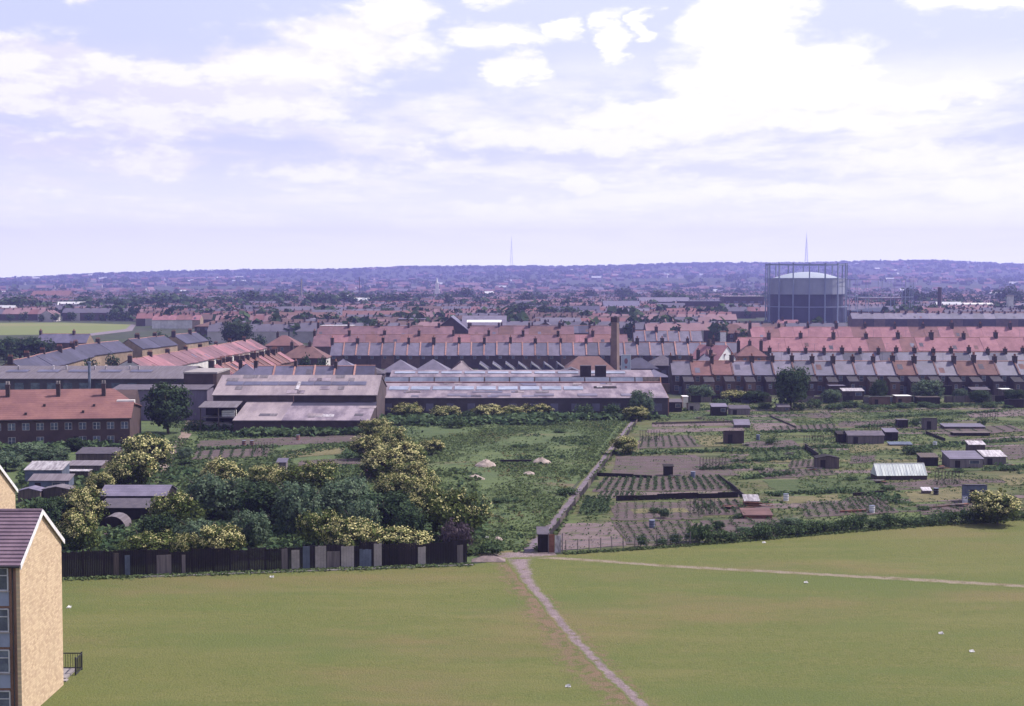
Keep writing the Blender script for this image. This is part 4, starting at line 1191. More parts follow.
def m_chim(dep, hr, size=1.0, pots=4):
    b = MB(); s = size
    b.box(-.42 * s, dep / 2 - .75 * s, hr - .9, .42 * s, dep / 2 + .75 * s, hr + 1.25 * s, 0)
    b.box(-.5 * s, dep / 2 - .83 * s, hr + 1.25 * s, .5 * s, dep / 2 + .83 * s, hr + 1.42 * s, 0)
    for i in range(pots):
        y = dep / 2 + (i - (pots - 1) / 2) * .36 * s
        b.tube((0, y, hr + 1.42 * s), (0, y, hr + 2.0 * s), .13 * s, .10 * s, 7, 1)
    return b.mesh('chimney', [MT['brick_dark'], MT['terracotta']])
def m_win(x0, x1, z0, z1, y=0.0, fr='concrete'):
    b = MB(); t = .07
    b.box(x0, y - .05, z0, x0 + t, y - .004, z1); b.box(x1 - t, y - .05, z0, x1, y - .004, z1)
    b.box(x0 + t, y - .05, z0, x1 - t, y - .004, z0 + t); b.box(x0 + t, y - .05, z1 - t, x1 - t, y - .004, z1)
    zm = (z0 + z1) / 2
    b.box(x0 + t, y - .045, zm - .03, x1 - t, y - .004, zm + .03)
    return b.mesh('window', MT[fr])
def m_pane(x0, x1, z0, z1, y=0.0):
    return MB().box(x0 + .04, y - .03, z0 + .04, x1 - .04, y - .006, z1 - .04).mesh('pane', MT['glass'])

def house(x, y, rz, w, roof, wall, label, group, dep=8.0, he=5.3, hr=8.0, party=None, chim=True, detail=0, name='terraced_house', ridge='tan_ridge', last=False, chs=1.0, ext=True, dz=0.0):
    o = thing(name, label, 'house', (x, y, dz), rz, group)
    link('wall', cached(('w', w, dep, he, hr, wall), lambda: m_wall(w, dep, he, hr, wall)), o)
    rf = link('roof', cached(('r', w, dep, he, hr, roof, ridge), lambda: m_roof(w, dep, he, hr, roof, ridge=ridge)), o)
    if chim:
        cs = RND.uniform(.86, 1.12)
        c = link('chimney', cached(('c', dep, hr, chs), lambda: m_chim(dep, hr, chs)), rf, (.06 + RND.uniform(0, .25), (1 - cs) * dep / 2 + RND.uniform(-.5, .5), (1 - cs) * hr)); c.scale = (RND.uniform(.8, 1.1), cs, cs)
    if RND.random() < .3 and w > 4.5:      # a strip of newer or dirtier covering on the near slope
        a = round(RND.choice((.15, .45, .6)) * w, 2); sl = (hr - he) / (dep / 2); y0 = RND.choice((.5, 1.6)); pm = RND.choice(('slate', 'slate_dark', 'felt', 'tile_brown'))
        def mkp():
            b = MB(); b.prism([(y0, he + y0 * sl + .17), (y0 + 1.7, he + (y0 + 1.7) * sl + .17), (y0 + 1.7, he + (y0 + 1.7) * sl + .2), (y0, he + y0 * sl + .2)], a, a + 1.3); return b.mesh('roof_patch', MT[pm])
        link('roof_patch', cached(('rp', w, dep, he, hr, a, y0, pm), mkp), rf)
    if detail and RND.random() < .35:
        def mka():
            b = MB(); x = w * .5; z = hr + .1; b.tube((x, dep / 2, z), (x, dep / 2, z + 2.6), .035, n=4); b.tube((x - .6, dep / 2, z + 2.5), (x + .6, dep / 2, z + 2.5), .025, n=4)
            for k in (-.5, -.2, .1, .4): b.tube((x + k, dep / 2 - .35, z + 2.5), (x + k, dep / 2 + .35, z + 2.5), .02, n=4)
            return b.mesh('aerial', MT['steel'])
        link('aerial', cached(('ae', w, dep, hr), mka), rf)
    if party:
        link('party_wall', cached(('p', w, dep, he, hr, party), lambda: m_party(w, dep, he, hr, party)), rf)
    if detail:
        wins = [(w * .16, w * .16 + 1.0, 3.3, 4.7)] + ([(w * .60, w * .60 + .95, 3.4, 4.7)] if w > 4.4 else [])
        if detail > 1: wins.append((w * .12, w * .12 + 1.1, .9, 2.3))
        for q in wins:
            q = tuple(round(v, 3) for v in q)
            wo = link('window', cached(('wi',) + q, lambda: m_win(*q)), o)
            link('pane', cached(('pa',) + q, lambda: m_pane(*q)), wo)
        if detail > 1 and ext:
            xa, xb = round(w * .52, 3), round(w - .12, 3)
            def mk_ext():
                b = MB(); b.prism([(-3.6, 0), (-.02, 0), (-.02, 4.5), (-3.6, 3.4)], xa, xb); return b.mesh('rear_wing', MT[wall])
            def mk_er():
                b = MB(); b.prism([(-3.8, 3.36), (-.02, 4.52), (-.02, 4.64), (-3.8, 3.5)], xa - .12, xb + .1); return b.mesh('wing_roof', MT['tar'])
            e = link('rear_wing', cached(('e', w, wall), mk_ext), o)
            link('wing_roof', cached(('er', w, roof), mk_er), e)
            q = (round(xa + .5, 3), round(xa + 1.3, 3), 1.7, 2.8)
            wo = link('window', cached(('wi2',) + q, lambda: m_win(*q, y=-3.6)), e)
            link('pane', cached(('pa2',) + q, lambda: m_pane(*q, y=-3.6)), wo)
            link('door', cached(('d', w), lambda: MB().box(w * .33, -.05, .02, w * .33 + .8, -.003, 2.0).mesh('door', MT['timber_blue'])), o)
    return o

def row(P0, P1, w, desc, group, roofs, walls, rnd=None, chim_every=2, party=None, adj=None, gap=None, start=1, **kw):
    """a terrace from P0 to P1; every house its own thing"""
    P0, P1 = Vector((*P0, 0)), Vector((*P1, 0))
    d = P1 - P0; n = max(1, int(d.length / w)); u = d.normalized(); rz = math.atan2(u.y, u.x)
    rnd = rnd or random.Random(int(P0.x * 13 + P0.y))
    made = []
    for i in range(n):
        q = P0 + u * (i * w)
        if gap and gap(i): continue
        px = 512 + FPX * (q.x + u.x * w / 2) / ((q.y + u.y * w / 2) * CP + CAM_H * SP)
        rf = roofs(i, px) if callable(roofs) else rnd.choice(roofs)
        wl = walls(i, px) if callable(walls) else rnd.choice(walls)
        made.append((i, q, rf, wl))
    for k, (i, q, rf, wl) in enumerate(made):
        a = adj(rf, wl) if adj else {'slate': 'slate', 'slate_pale': 'pale slate', 'slate_dark': 'dark slate', 'tile_red': 'red tiled', 'tile_pink': 'pinkish tiled', 'tile_mauve': 'mauve tiled', 'tile_brown': 'brown tiled'}[rf]
        house(q.x, q.y, rz, w, rf, wl, f'{a} house, {nth(k + start)} from the {desc}', group, chim=(i % chim_every == 0), party=party if i else None, dz=rnd.choice((0, 0, .06, .12)) - .12, **kw)
    return len(made)

def pr(px, Y): return (XA(px, Y, 4), Y)

def r1roof(i, px):
    if 692 < px < 726: return 'tile_red'
    if 893 < px < 926 or 960 < px < 992: return 'tile_brown'
    return 'slate_pale' if (i * 7 % 5) < 2 else 'slate'
row(pr(672, 361), pr(1062, 361), 5.2, 'left in the slate terrace facing the allotments', 'terrace facing the allotments', r1roof, ['brick_dark', 'brick', 'brick_dark'], chim_every=1, detail=2, party='tile_brown', dep=9, he=5.0, hr=8.1, chs=1.1)
row(pr(772, 404), pr(1062, 404), 5.2, 'left in the second terrace back from the allotments', 'second terrace from the allotments', ['slate', 'slate_dark', 'slate_pale'], ['brick_dark', 'brick'], chim_every=1, detail=1, he=5.1, hr=8.2, dep=9)
row(pr(738, 484), pr(1060, 484), 5.6, 'left in the nearer long pink terrace', 'nearer pink terrace', ['tile_pink', 'tile_pink', 'tile_pink', 'tile_red'], ['brick_dark', 'brick'], dep=12, he=5.0, hr=9.2, chs=1.25, detail=1)
row(pr(752, 585), pr(1060, 585), 6.0, 'left in the farther long pink terrace', 'farther pink terrace', ['tile_pink', 'tile_pink', 'tile_red'], ['brick'], dep=13, he=4.6, hr=9.4, chs=1.3)
row(pr(330, 465), pr(752, 465), 4.2, 'left of the terrace with orange party walls', 'slate terrace with orange party walls', ['slate_pale', 'slate', 'slate_pale'], ['brick_dark', 'brick'], party='tan_ridge', dep=10, he=4.5, hr=8.3, chs=1.2, detail=1)
row(pr(312, 517), pr(632, 517), 6.4, 'left of the nearer red central terrace', 'nearer central red terrace', ['tile_mauve', 'tile_mauve', 'tile_pink', 'tile_red'], ['brick'], dep=12, he=5, hr=8.9, chs=1.2)
row(pr(316, 598), pr(632, 598), 6.4, 'left of the farther red central terrace', 'farther central red terrace', ['tile_mauve', 'tile_mauve', 'tile_brown'], ['brick'], dep=13, he=4.8, hr=9.2, chs=1.2, gap=lambda i: i in (9, 17))
row(pr(634, 570), pr(714, 570), 4.6, 'left in the short terrace left of the pink ones', 'short slate terrace', ['slate_pale', 'slate'], ['brick'], party='tan_ridge', dep=10, he=4.6, hr=8.4, chs=1.3)
row(pr(252, 339), pr(379, 339), 4.85, 'left in the terrace just behind the lean-to factory', 'terrace behind the lean-to factory', ['slate', 'slate', 'slate_dark'], ['brick_dark'], party='tan_ridge', dep=9, he=5.2, hr=8.2, chs=.95)
# streets on the left that run away from the viewer
row((-123, 362), (-131, 446), 9.2, 'near end of the dark slate street at far left', 'dark slate street at far left', ['slate_dark'], ['brick_tan'], dep=10, hr=8.3)
row((-133, 448), (-119, 562), 8.6, 'near end of the tan-walled slate street', 'tan-walled slate street', ['slate_dark'], ['brick_tan'], dep=10, hr=8.4, gap=lambda i: i in (4, 9))
row((-94.5, 370), (-86, 500), 5.6, 'near end of the white-walled pink-roofed street', 'white-walled pink street', ['tile_mauve', 'tile_pink', 'tile_mauve'], ['render_white'], dep=11, hr=8.2, chim_every=3, chs=.8)
row((-70.5, 352), (-64, 424), 5.2, 'near end of the street beside the white walls', 'red street by the white walls', ['tile_red', 'tile_pink', 'tile_brown'], ['brick'], dep=8, chim_every=1, hr=7.7, party='tan_ridge')
row(pr(36, 540), pr(98, 540), 6.4, 'left in the dark roofs below the pale playing field', 'dark houses below the playing field', ['slate_dark', 'slate'], ['brick_tan', 'brick'], dep=10, hr=8.3)
row(pr(152, 850), pr(206, 850), 4.8, 'left of the row beyond the tan-walled street', 'white-fronted row', ['tile_red', 'tile_pink'], ['render_white', 'render_white', 'brick_tan'], dep=9, chim_every=1, adj=lambda r, w: 'red roofed ' + ('white' if w == 'render_white' else 'tan'))
row(pr(852, 872), pr(1062, 872), 6.8, 'left in the slate row right of the gasholder', 'slate row by the gasholder', ['slate_pale', 'slate'], ['brick', 'brick_dark'], dep=11, hr=8.6, chim_every=1)
row(pr(470, 640), pr(620, 640), 7, 'left of the row behind the red terraces', 'dark slate row behind the red terraces', ['slate_dark', 'slate'], ['brick_dark'], dep=10, hr=8.4)

def villa(px, Y, w, d, he, hr, wall, roof, label, rz=0.0, run=None, chim=((.3, .5),), name='house', win=True, z0=0.0, side=None):
    x = XA(px, Y, 4)
    o = thing(name, label, 'house', (x, Y, 0), rz)
    MB().box(-w / 2, 0, 0, w / 2, d, he).build('wall', MT[wall], o)
    if side: MB().box(w / 2 + .004, .3, .3, w / 2 + .06, d - .3, he - .3).build('end_render', MT[side], o)
    b = MB(); b.hip(-w / 2, 0, w / 2, d, he + .02, hr, run or (d / 2, d / 2)); rf = b.build('roof', MT[roof], o)
    for (fx, fy) in chim:
        b = MB(); cx = -w / 2 + w * fx; cy = d * fy
        b.box(cx - .45, cy - .6, he + .4, cx + .45, cy + .6, hr + 1.1); b.tube((cx, cy - .25, hr + 1.1), (cx, cy - .25, hr + 1.6), .14, n=6); b.tube((cx, cy + .25, hr + 1.1), (cx, cy + .25, hr + 1.6), .14, n=6)
        b.build('chimney', MT['brick_dark'], rf)
    if win:
        n = max(2, int(w / 3.2))
        for i in range(n):
            a = -w / 2 + w * (i + .5) / n - .55
            for z in ((he - 1.9, he - .6),) + (((.9, 2.2),) if he > 4.2 else ()):
                q = (round(a, 2), round(a + 1.1, 2), z[0], z[1])
                wo = link('window', m_win(*q), o); link('pane', m_pane(*q), wo)
    return o
villa(303, 437, 14, 11, 5, 8.6, 'brick_dark', 'tile_brown', 'brown hip-roofed house with white end wall, left of the orange party walls', chim=((.2, .5), (.6, .5)), side='render_white')
villa(282, 520, 12, 11, 5, 8.6, 'brick', 'tile_red', 'tawny hip-roofed house behind the brown hip-roofed one')
villa(245, 352, 7, 8, 5, 8, 'brick', 'slate', 'slate hip-roofed house at the corner of the red street', rz=.1)
villa(210, 690, 15, 16, 6.5, 9.2, 'brick_dark', 'tile_brown', 'dark flat-faced block with brown hipped roof beside the large left tree', chim=())
o = thing('house', 'white-gabled house at the end of the orange-party-wall terrace', 'house', (XA(727, 425, 4), 425, 0), math.radians(47))
MB().prism_y([(-4.6, 0), (4.6, 0), (4.6, 5.4), (0, 9.2), (-4.6, 5.4)], 0, 10).build('wall', MT['white'], o)
b = MB(); b.prism_y([(-5, 5.1), (0, 9.25), (0, 9.45), (-5, 5.3)], -.25, 10.2); b.prism_y([(0, 9.25), (5, 5.1), (5, 5.3), (0, 9.45)], -.25, 10.2); rf = b.build('roof', MT['tile_pink'], o)
MB().box(-.5, 6, 8.2, .5, 7.2, 11).build('chimney', MT['brick_dark'], rf)
for q in ((-2.6, -1.5, 3.1, 4.4), (1.4, 2.5, 3.1, 4.4), (-2.6, -1.5, .8, 2.2)):
    wo = link('window', m_win(*q), o); link('pane', m_pane(*q), wo)
villa(717, 424, 4.6, 9, 6.8, 8.4, 'brick_tan', 'tile_brown', 'narrow tawny house left of the white-walled one', run=(.2, .2), side='white')
villa(706, 402, 6, 7, 5, 8, 'brick_tan', 'slate', 'tawny house peeping over the red-roofed terrace end', chim=((.2, .5), (.8, .5)))
villa(752, 448, 9, 9, 5, 8.6, 'brick_orange', 'tile_red', 'orange-red house with chimneys, right of the white-walled one', chim=((.1, .5), (.5, .5), (.9, .5)))
villa(735, 640, 13, 10, 5, 9, 'brick_dark', 'tile_brown', 'dark house with brown roof behind the white tower gable', chim=())
villa(790, 690, 13, 11, 5, 9.6, 'brick_tan', 'tile_pink', 'pink-roofed house right in front of the gasholder', run=(2, 2))
# white tower at the end of the terrace
o = thing('tower', 'slender white rendered stack at the end of the slate terraces', 'tower', (XA(723, 505, 5), 505, 0))
MB().box(-.9, -.9, 0, .9, .9, 10.5).build('shaft', MT['white'], o); MB().box(-1.05, -1.05, 10.503, 1.05, 1.05, 10.9).build('cap', MT['tan_ridge'], o)

# ------------------------------------------------------------------ the red-roofed housing on the left
x, y = XA(130, 246, 2), 246
o = thing('flats', 'long two-storey brick housing with red tiled roof and chimneys, at left', 'housing block', (x, y, 0), math.radians(9))
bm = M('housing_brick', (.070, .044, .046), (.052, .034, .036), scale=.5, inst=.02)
rm = M('housing_tile', (.195, .092, .088), (.14, .064, .068), scale=.22, inst=.02, courses=.3, fine=.2)
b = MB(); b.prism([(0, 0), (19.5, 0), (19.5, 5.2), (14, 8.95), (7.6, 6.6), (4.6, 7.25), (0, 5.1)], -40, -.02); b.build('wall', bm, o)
b = MB()
b.prism([(-.45, 4.95), (4.6, 7.3), (4.6, 7.5), (-.45, 5.15)], -40.3, .3)
b.prism([(4.6, 7.3), (7.6, 6.7), (7.6, 6.9), (4.6, 7.5)], -40.3, .3)
# rear range, hipped at the right-hand end
b.face([(-40.3, 7.6, 6.9), (.3, 7.6, 6.9), (-4.2, 14, 9.2), (-40.3, 14, 9.2)])
b.face([(.3, 20, 5.3), (-40.3, 20, 5.3), (-40.3, 14, 9.2), (-4.2, 14, 9.2)])
b.face([(.3, 7.6, 6.9), (.3, 20, 5.3), (-4.2, 14, 9.2)])
rf = b.build('roof', rm, o)
for cx in (-1.7 - 4.0, -13.6, -22.3):
    b = MB(); b.box(cx - .33, 10.8, 7.6, cx + .33, 11.6, 10.2); b.box(cx - .4, 10.73, 10.2, cx + .4, 11.67, 10.35)
    c = b.build('chimney', MT['brick_dark'], rf)
    b = MB()
    for k in (-.2, .2): b.tube((cx + k, 11.2, 10.35), (cx + k, 11.2, 10.9), .15, n=8)
    b.build('chimney_pot', MT['concrete'], c)
for cx, cy, cz in ((-14.8, 3.6, 6.9), (-6.4, 3.4, 6.8), (-8.0, 1.4, 5.9), (-17.5, 1.0, 5.7)):
    b = MB(); b.box(cx - .2, cy - .2, cz - .2, cx + .2, cy + .2, cz + .5); b.build('vent', MT['brick_dark'], rf)
b = MB(); b.box(-3.0, 7.0, 6.75, .1, 8.4, 7.6); b.build('dormer', MT['render_white'], rf)
up = [-.9 - 2.35 * i for i in range(17)]
for i, wx in enumerate(up):
    rows_ = [(3.2, 4.45)] + ([(.75, 2.05)] if i in (1, 2, 3, 6, 8, 11) else [])
    for z0, z1 in rows_:
        q = (round(wx - .62, 2), round(wx + .62, 2), z0, z1)
        wo = link('window', m_win(*q), o); link('pane', m_pane(*q), wo)
        b = MB(); b.box(wx - .03, -.06, z0 + .07, wx + .03, -.052, z1 - .07); b.build('glazing_bar', MT['white'], wo)
for dx in (-9.5, -24): MB().box(dx, -.06, .02, dx + .9, -.003, 2.05).build('door', MT['timber_dark'], o)
b = MB(); b.tube((-40.3, -.5, 4.98), (.3, -.5, 4.98), .07, n=6); b.build('gutter', MT['black_iron'], o)
hut('porch', 'white porch at the right end of the red-roofed housing', 131, 137, 432, 3.4, 2.5, 'render_white', 'pale_sheet', 'flat', cat='porch', group=None)

# ------------------------------------------------------------------ factories
def skylights(parent, name, x0, x1, n, yz0, yz1, mat, lift=.2, gapf=.12):
    """strip of roof lights lying in a roof slope between two (y, z) points"""
    w = (x1 - x0) / n
    for i in range(n):
        a, c = x0 + w * (i + gapf / 2), x0 + w * (i + 1 - gapf / 2)
        b = MB(); b.prism([(yz0[0], yz0[1] + lift), (yz1[0], yz1[1] + lift), (yz1[0], yz1[1] + lift + .06), (yz0[0], yz0[1] + lift + .06)], a, c)
        b.build(name, mat, parent)
roofglass = M('roof_light', (.27, .29, .38), (.17, .185, .26), scale=.4, inst=.12, rough=.3, fine=.12)
dimglass = M('sooty_roof_light', (.105, .10, .16), (.075, .07, .115), scale=.4, inst=.15, rough=.45, fine=.12)

# long low works with roof lights (centre to right)
X0, X1 = XA(378, 303, 3), XA(667, 303, 3); Yf = 301
o = thing('factory', 'long low works with grey sheet roof, roof lights and red ridge lines, right of centre', 'factory', (X0, Yf, 0))
Wd = X1 - X0
MB().prism([(0, 0), (44, 0), (44, 4.4), (0, 3.9)], .3, Wd - .02).build('wall', M('works_wall', (.062, .05, .06), (.045, .037, .048), scale=.3, inst=.02), o)
MB().prism([(.3, .2), (43, .2), (43, 5.2), (38, 7.0), (30, 5.8), (17, 7.3), (16, 5.9), (0.3, 4.0)], Wd, Wd + .25).build('end_wall', MT['brick_orange'], o)
b = MB(); t = .12
b.prism([(-.4, 3.95), (16, 6.0), (16, 6.0 + t), (-.4, 3.95 + t)], -.1, Wd + .1)
r1 = b.build('roof', MT['asbestos_dirty'], o)
b = MB(); b.prism([(17.1, 7.2), (30, 5.8), (30, 5.8 + t), (17.1, 7.2 + t)], -.1, Wd + .1); b.build('roof', MT['asbestos'], o)
b = MB(); b.prism([(30.02, 5.8), (38.5, 7.4), (38.5, 7.4 + t), (30.02, 5.8 + t)], -.1, Wd + .1); r3 = b.build('roof', MT['asbestos_dirty'], o)
b = MB(); b.prism([(38.52, 7.4), (44.4, 4.6), (44.4, 4.6 + t), (38.52, 7.4 + t)], -.1, Wd + .1); b.build('roof', MT['asbestos'], o)
b = MB(); b.prism([(15.4, 6.07), (16.1, 6.14), (16.1, 6.34), (15.4, 6.27)], 0, Wd); b.build('ridge_board', MT['tile_red'], o)
n = 11
for i in range(n):      # upright glazing of the first bay
    a, c = Wd * i / n + .15, Wd * (i + 1) / n - .15
    if i == n - 1: c = a + 1.6
    b = MB(); b.prism([(16.3, 6.1), (16.42, 6.1), (17.0, 7.22), (16.88, 7.22)], a, c); b.build('glazing', roofglass, o)
b = MB(); b.prism([(16.5, 6.0), (16.6, 6.0), (17.2, 7.28), (17.1, 7.28)], 0, Wd); b.build('glazing_frame', MT['timber'], o)
skylights(r3, 'roof_light', .5, Wd - 6, 10, (34.8, 6.72), (36.6, 7.05), roofglass)
skylights(r1, 'roof_light', 1.5, Wd * .72, 9, (7.6, 4.95), (11.2, 5.4), roofglass)
skylights(r1, 'roof_patch', Wd * .2, Wd * .95, 5, (1.0, 4.13), (3.4, 4.43), MT['slate_pale'], gapf=.55)
b = MB(); b.prism([(9.4, 5.36), (11.4, 5.61), (11.4, 5.67), (9.4, 5.43)], Wd * .755, Wd * .835); b.build('dark_hole_patch', MT['timber_dark'], r1)  # dark slab laid on the roof for the gloom inside a hole
b = MB(); b.prism([(9.8, 5.47), (10.9, 5.61), (10.9, 5.69), (9.8, 5.55)], Wd * .765, Wd * .785); b.build('sheet_patch', MT['pale_sheet'], r1)
b = MB(); b.box(-.05, -.3, .05, .1, 44, 4.3); b.build('side_wall', MT['brick'], o)
for i in range(14): MB().box(Wd * (i + .35) / 14, -.05, 1.2, Wd * (i + .35) / 14 + 1.6, -.003, 2.8).build('window', dimglass, o)
rp = random.Random(8)
for k in range(22):
    x = rp.uniform(.5, Wd - 4); y = rp.choice([.3, 4.8, 12.4, 14]); s = rp.uniform(1, 4); q = 2.05 / 16.4
    b = MB(); z = 3.95 + (y + .4) * q + .16
    b.prism([(y, z), (y + 1.8, z + 1.8 * q), (y + 1.8, z + 1.8 * q + .03), (y, z + .03)], x, x + s); b.build('roof_patch', MT[rp.choice(['corrugated', 'slate_pale', 'asbestos', 'slate'])], r1)
# two dark water tanks on its roof
for k, px in ((0, 585.5), (1, 600.5)):
    x = XA(px, 333, 7)
    t_ = thing('water_tank', ('left' if k == 0 else 'right') + ' one of two black tanks standing on the long works roof', 'tank', (x, 333, 5.9), 0, 'tanks on the works roof')
    MB().box(-1.25, -1.2, .5, 1.25, 1.2, 3.0).build('tank', MT['timber_dark'], t_)
    b = MB()
    for sx in (-1, 1):
        for sy in (-1, 1): b.box(sx * 1.05 - .1, sy * 1.0 - .1, -.3, sx * 1.05 + .1, sy * 1.0 + .1, .5)
    b.build('stand', MT['black_iron'], t_)
    MB().box(-1.32, -1.27, 3.0, 1.32, 1.27, 3.12).build('lid', MT['felt'], t_)

# lean-to factory left of centre
X0, X1 = XA(215, 284, 5), XA(378, 284, 5); Wd = X1 - X0
o = thing('factory', 'factory with broad pale sheet roof and a lean-to, left of centre', 'factory', (X0, 282, 0))
xl = XA(236, 270, 3) - X0
MB().prism([(0, 0), (22, 0), (22, 6.1), (10, 9.3), (0, 6.1)], .05, Wd - .1).build('wall', M('works_brick', (.085, .06, .066), (.06, .044, .05), scale=.3, inst=.02), o)
MB().prism([(-14.6, 0), (-.02, 0), (-.02, 4.7), (-14.6, 2.5)], xl, Wd - .2).build('lean_to_wall', MT['brick_dark'], o)
b = MB(); b.prism([(-.5, 6.05), (10, 9.35), (10, 9.5), (-.5, 6.2)], -.1, Wd + .1); rf = b.build('roof', MT['asbestos'], o)
b = MB(); b.prism([(10.02, 9.35), (22.5, 6.05), (22.5, 6.2), (10.02, 9.5)], -.1, Wd + .1); b.build('roof', MT['asbestos'], o)
b = MB(); b.prism([(-15, 2.45), (-.05, 4.75), (-.05, 4.88), (-15, 2.6)], xl - .1, Wd * .49); b.build('lean_to_roof', MT['asbestos'], o)
b = MB(); b.prism([(-15, 2.45), (-3.6, 4.2), (-3.6, 4.34), (-15, 2.6)], Wd * .49 + .02, Wd); b.build('lean_to_roof', MT['asbestos_dirty'], o)
b = MB(); b.prism([(-3.5, 4.15), (-.04, 4.7), (-.04, 4.82), (-3.5, 4.28)], Wd * .49 + .02, Wd); b.build('lean_to_roof', MT['slate_dark'], o)
b = MB(); b.box(Wd * .5, -.09, 4.6, Wd - .2, -.003, 5.95); b.build('cladding', MT['brick_dark'], o)
b = MB(); b.box(Wd * .49, -.2, 2.6, Wd * .49 + .12, -.1, 6.0); b.build('drainpipe', MT['tan_ridge'], o)
skylights(rf, 'roof_light', 1.6, Wd * .92, 8, (4.4, 7.6), (6.2, 8.17), dimglass, gapf=.03)
skylights(rf, 'pale_sheet', Wd * .49, Wd * .515, 1, (2.0, 6.87), (6.0, 8.1), MT['pale_sheet'], lift=.24)

# replaced and stained sheets on its roofs
rp = random.Random(31)
for k in range(16):
    x = rp.uniform(1, Wd * .94); y = rp.uniform(-13.5, -5.5); s = rp.uniform(1.2, 3.4); q = (4.75 - 2.45) / 14.95
    b = MB(); z = 2.45 + (y + 15) * q + .17
    if abs(x - Wd * .49) < 3.6 or x < xl + .3: continue
    b.prism([(y, z), (y + 1.9, z + 1.9 * q * .94), (y + 1.9, z + 1.9 * q * .94 + .03), (y, z + .03)], x, x + s); b.build('roof_patch', MT[rp.choice(['pale_sheet', 'corrugated', 'asbestos', 'corrugated', 'felt'])], o)
for k in range(12):
    x = rp.uniform(.5, Wd - 3.5); y = rp.choice([.2, 2.2, 6.6, 8.2]); s = rp.uniform(1.0, 3); q = 3.3 / 10.5
    b = MB(); z = 6.05 + (y + .5) * q + .19
    b.prism([(y, z), (y + 1.6, z + 1.6 * q), (y + 1.6, z + 1.6 * q + .03), (y, z + .03)], x, x + s); b.build('roof_patch', MT[rp.choice(['corrugated', 'asbestos_dirty', 'asbestos_dirty'])], rf)
# open-fronted store at its left end
o = thing('store', 'open-fronted timber store with pale boards inside, left of the lean-to', 'shed', (XA(200, 272, 2), 272, 0))
w = XA(236, 272, 2) - XA(200, 272, 2)
MB().box(0, 5.3, 0, w, 5.5, 4.8).build('back_wall', MT['timber_dark'], o)
for q in (0, w * .5, w - .2): MB().box(q, -.02, 0, q + .2, .2, 4.5).build('post', MT['timber'], o)
b = MB(); b.prism([(-.4, 4.5), (5.8, 5.2), (5.8, 5.32), (-.4, 4.62)], -.3, w + .2); b.build('roof', MT['corrugated'], o)
for z, mt in ((2.5, 'corrugated'), (.05, 'timber')): MB().box(.25, .3, z, w - .3, 5.0, z + .15).build('shelf', MT[mt], o)
o = thing('sheet_stack', 'stack of pale sheets lying in the open-fronted store', 'stack', (XA(218, 273, 2), 273, .2))
for i in range(5): MB().box(-3.1 + RND.uniform(0, .4), .2, .02 + .27 * i, 2.9 - RND.uniform(0, .6), 3, .02 + .27 * i + .22).build('sheet', MT['pale_sheet'] if i % 2 else MT['concrete'], o)
o = thing('sheet_stack', 'short white stack on the upper shelf of the open-fronted store', 'stack', (XA(229, 273, 2), 273, 2.7))
for i in range(3): MB().box(-1.4, .1, .02 + .4 * i, 1.1, 2, .02 + .4 * i + .34).build('sheet', MT['white'], o)

# long works behind the red-roofed housing
X0, X1 = -160, XA(187, 318, 7); Wd = X1 - X0
o = thing('factory', 'long grey-roofed works behind the red-roofed housing', 'factory', (X0, 316, 0))
MB().prism([(0, 0), (26, 0), (26, 7), (13, 8.9), (0, 7)], 0, Wd).build('wall', M('dark_works_wall', (.07, .06, .075), (.05, .042, .056), scale=.2, inst=.02), o)  # dark wall colour, mottled by noise
b = MB(); b.prism([(-.5, 6.95), (13, 9.0), (13, 9.15), (-.5, 7.1)], -.1, Wd + .3); rf = b.build('roof', MT['corrugated'], o)
b = MB(); b.prism([(13.02, 9.0), (26.5, 6.95), (26.5, 7.1), (13.02, 9.15)], -.1, Wd + .3); b.build('roof', MT['corrugated'], o)
skylights(rf, 'roof_light', 44, Wd - 8, 5, (6, 7.95), (8.4, 8.3), dimglass, gapf=.3)
for fx in (47, 55, 58, 64.5, 67, 72.5, 74.5):
    b = MB(); b.tube((fx, 9, 8.3), (fx, 9, 9.3), .22, n=8); b.tube((fx, 9, 9.3), (fx, 9, 9.5), .35, .1, n=8); b.build('roof_vent', MT['pale_sheet'], rf)
for i in range(20): MB().box(6 + i * 3.6, -.05, 4.0, 8 + i * 3.6, -.003, 6.1).build('window', MT['glass'], o)
o2 = thing('flue', 'blue-painted flue pipe on the works wall behind the red housing', 'pipe', (XA(89.5, 315.3, 6), 315.3, 0))
b = MB(); b.tube((0, 0, 0), (0, 0, 10.6), .3, n=10); b.build('pipe', MT['timber_blue'], o2); b = MB(); b.tube((0, 0, 10.6), (0, 0, 10.9), .4, n=10); b.build('cowl', MT['steel'], o2)
# flat-topped block and its annexe
o = thing('factory', 'dark flat-roofed works block with pale parapet, right of the big round tree', 'factory', (XA(184, 300, 5), 300, 0))
w = XA(217, 300, 5) - XA(184, 300, 5)
MB().box(0, 0, 0, w, 14, 9.2).build('wall', MT['brick_dark'], o); MB().box(-.1, -.1, 9.2, w + .1, 14.1, 9.55).build('parapet', MT['concrete'], o)
MB().box(w - .8, -.12, .1, w - .02, -.003, 9.1).build('pier', MT['brick'], o)
o = thing('factory', 'mauve sheet-clad annexe behind the big round tree', 'factory', (XA(112, 293, 4), 293, 0))
w = XA(207, 293, 4) - XA(112, 293, 4)
clad = M('mauve_cladding', (.17, .14, .205), (.125, .105, .155), scale=.3, inst=.02, streak=(2, 2, .3))
MB().box(0, 0, 0, w, 6.5, 6.3).build('wall', clad, o); b = MB(); b.prism([(-.3, 6.3), (6.6, 6.9), (6.6, 7.0), (-.3, 6.42)], -.2, w + .2); b.build('roof', MT['felt'], o)

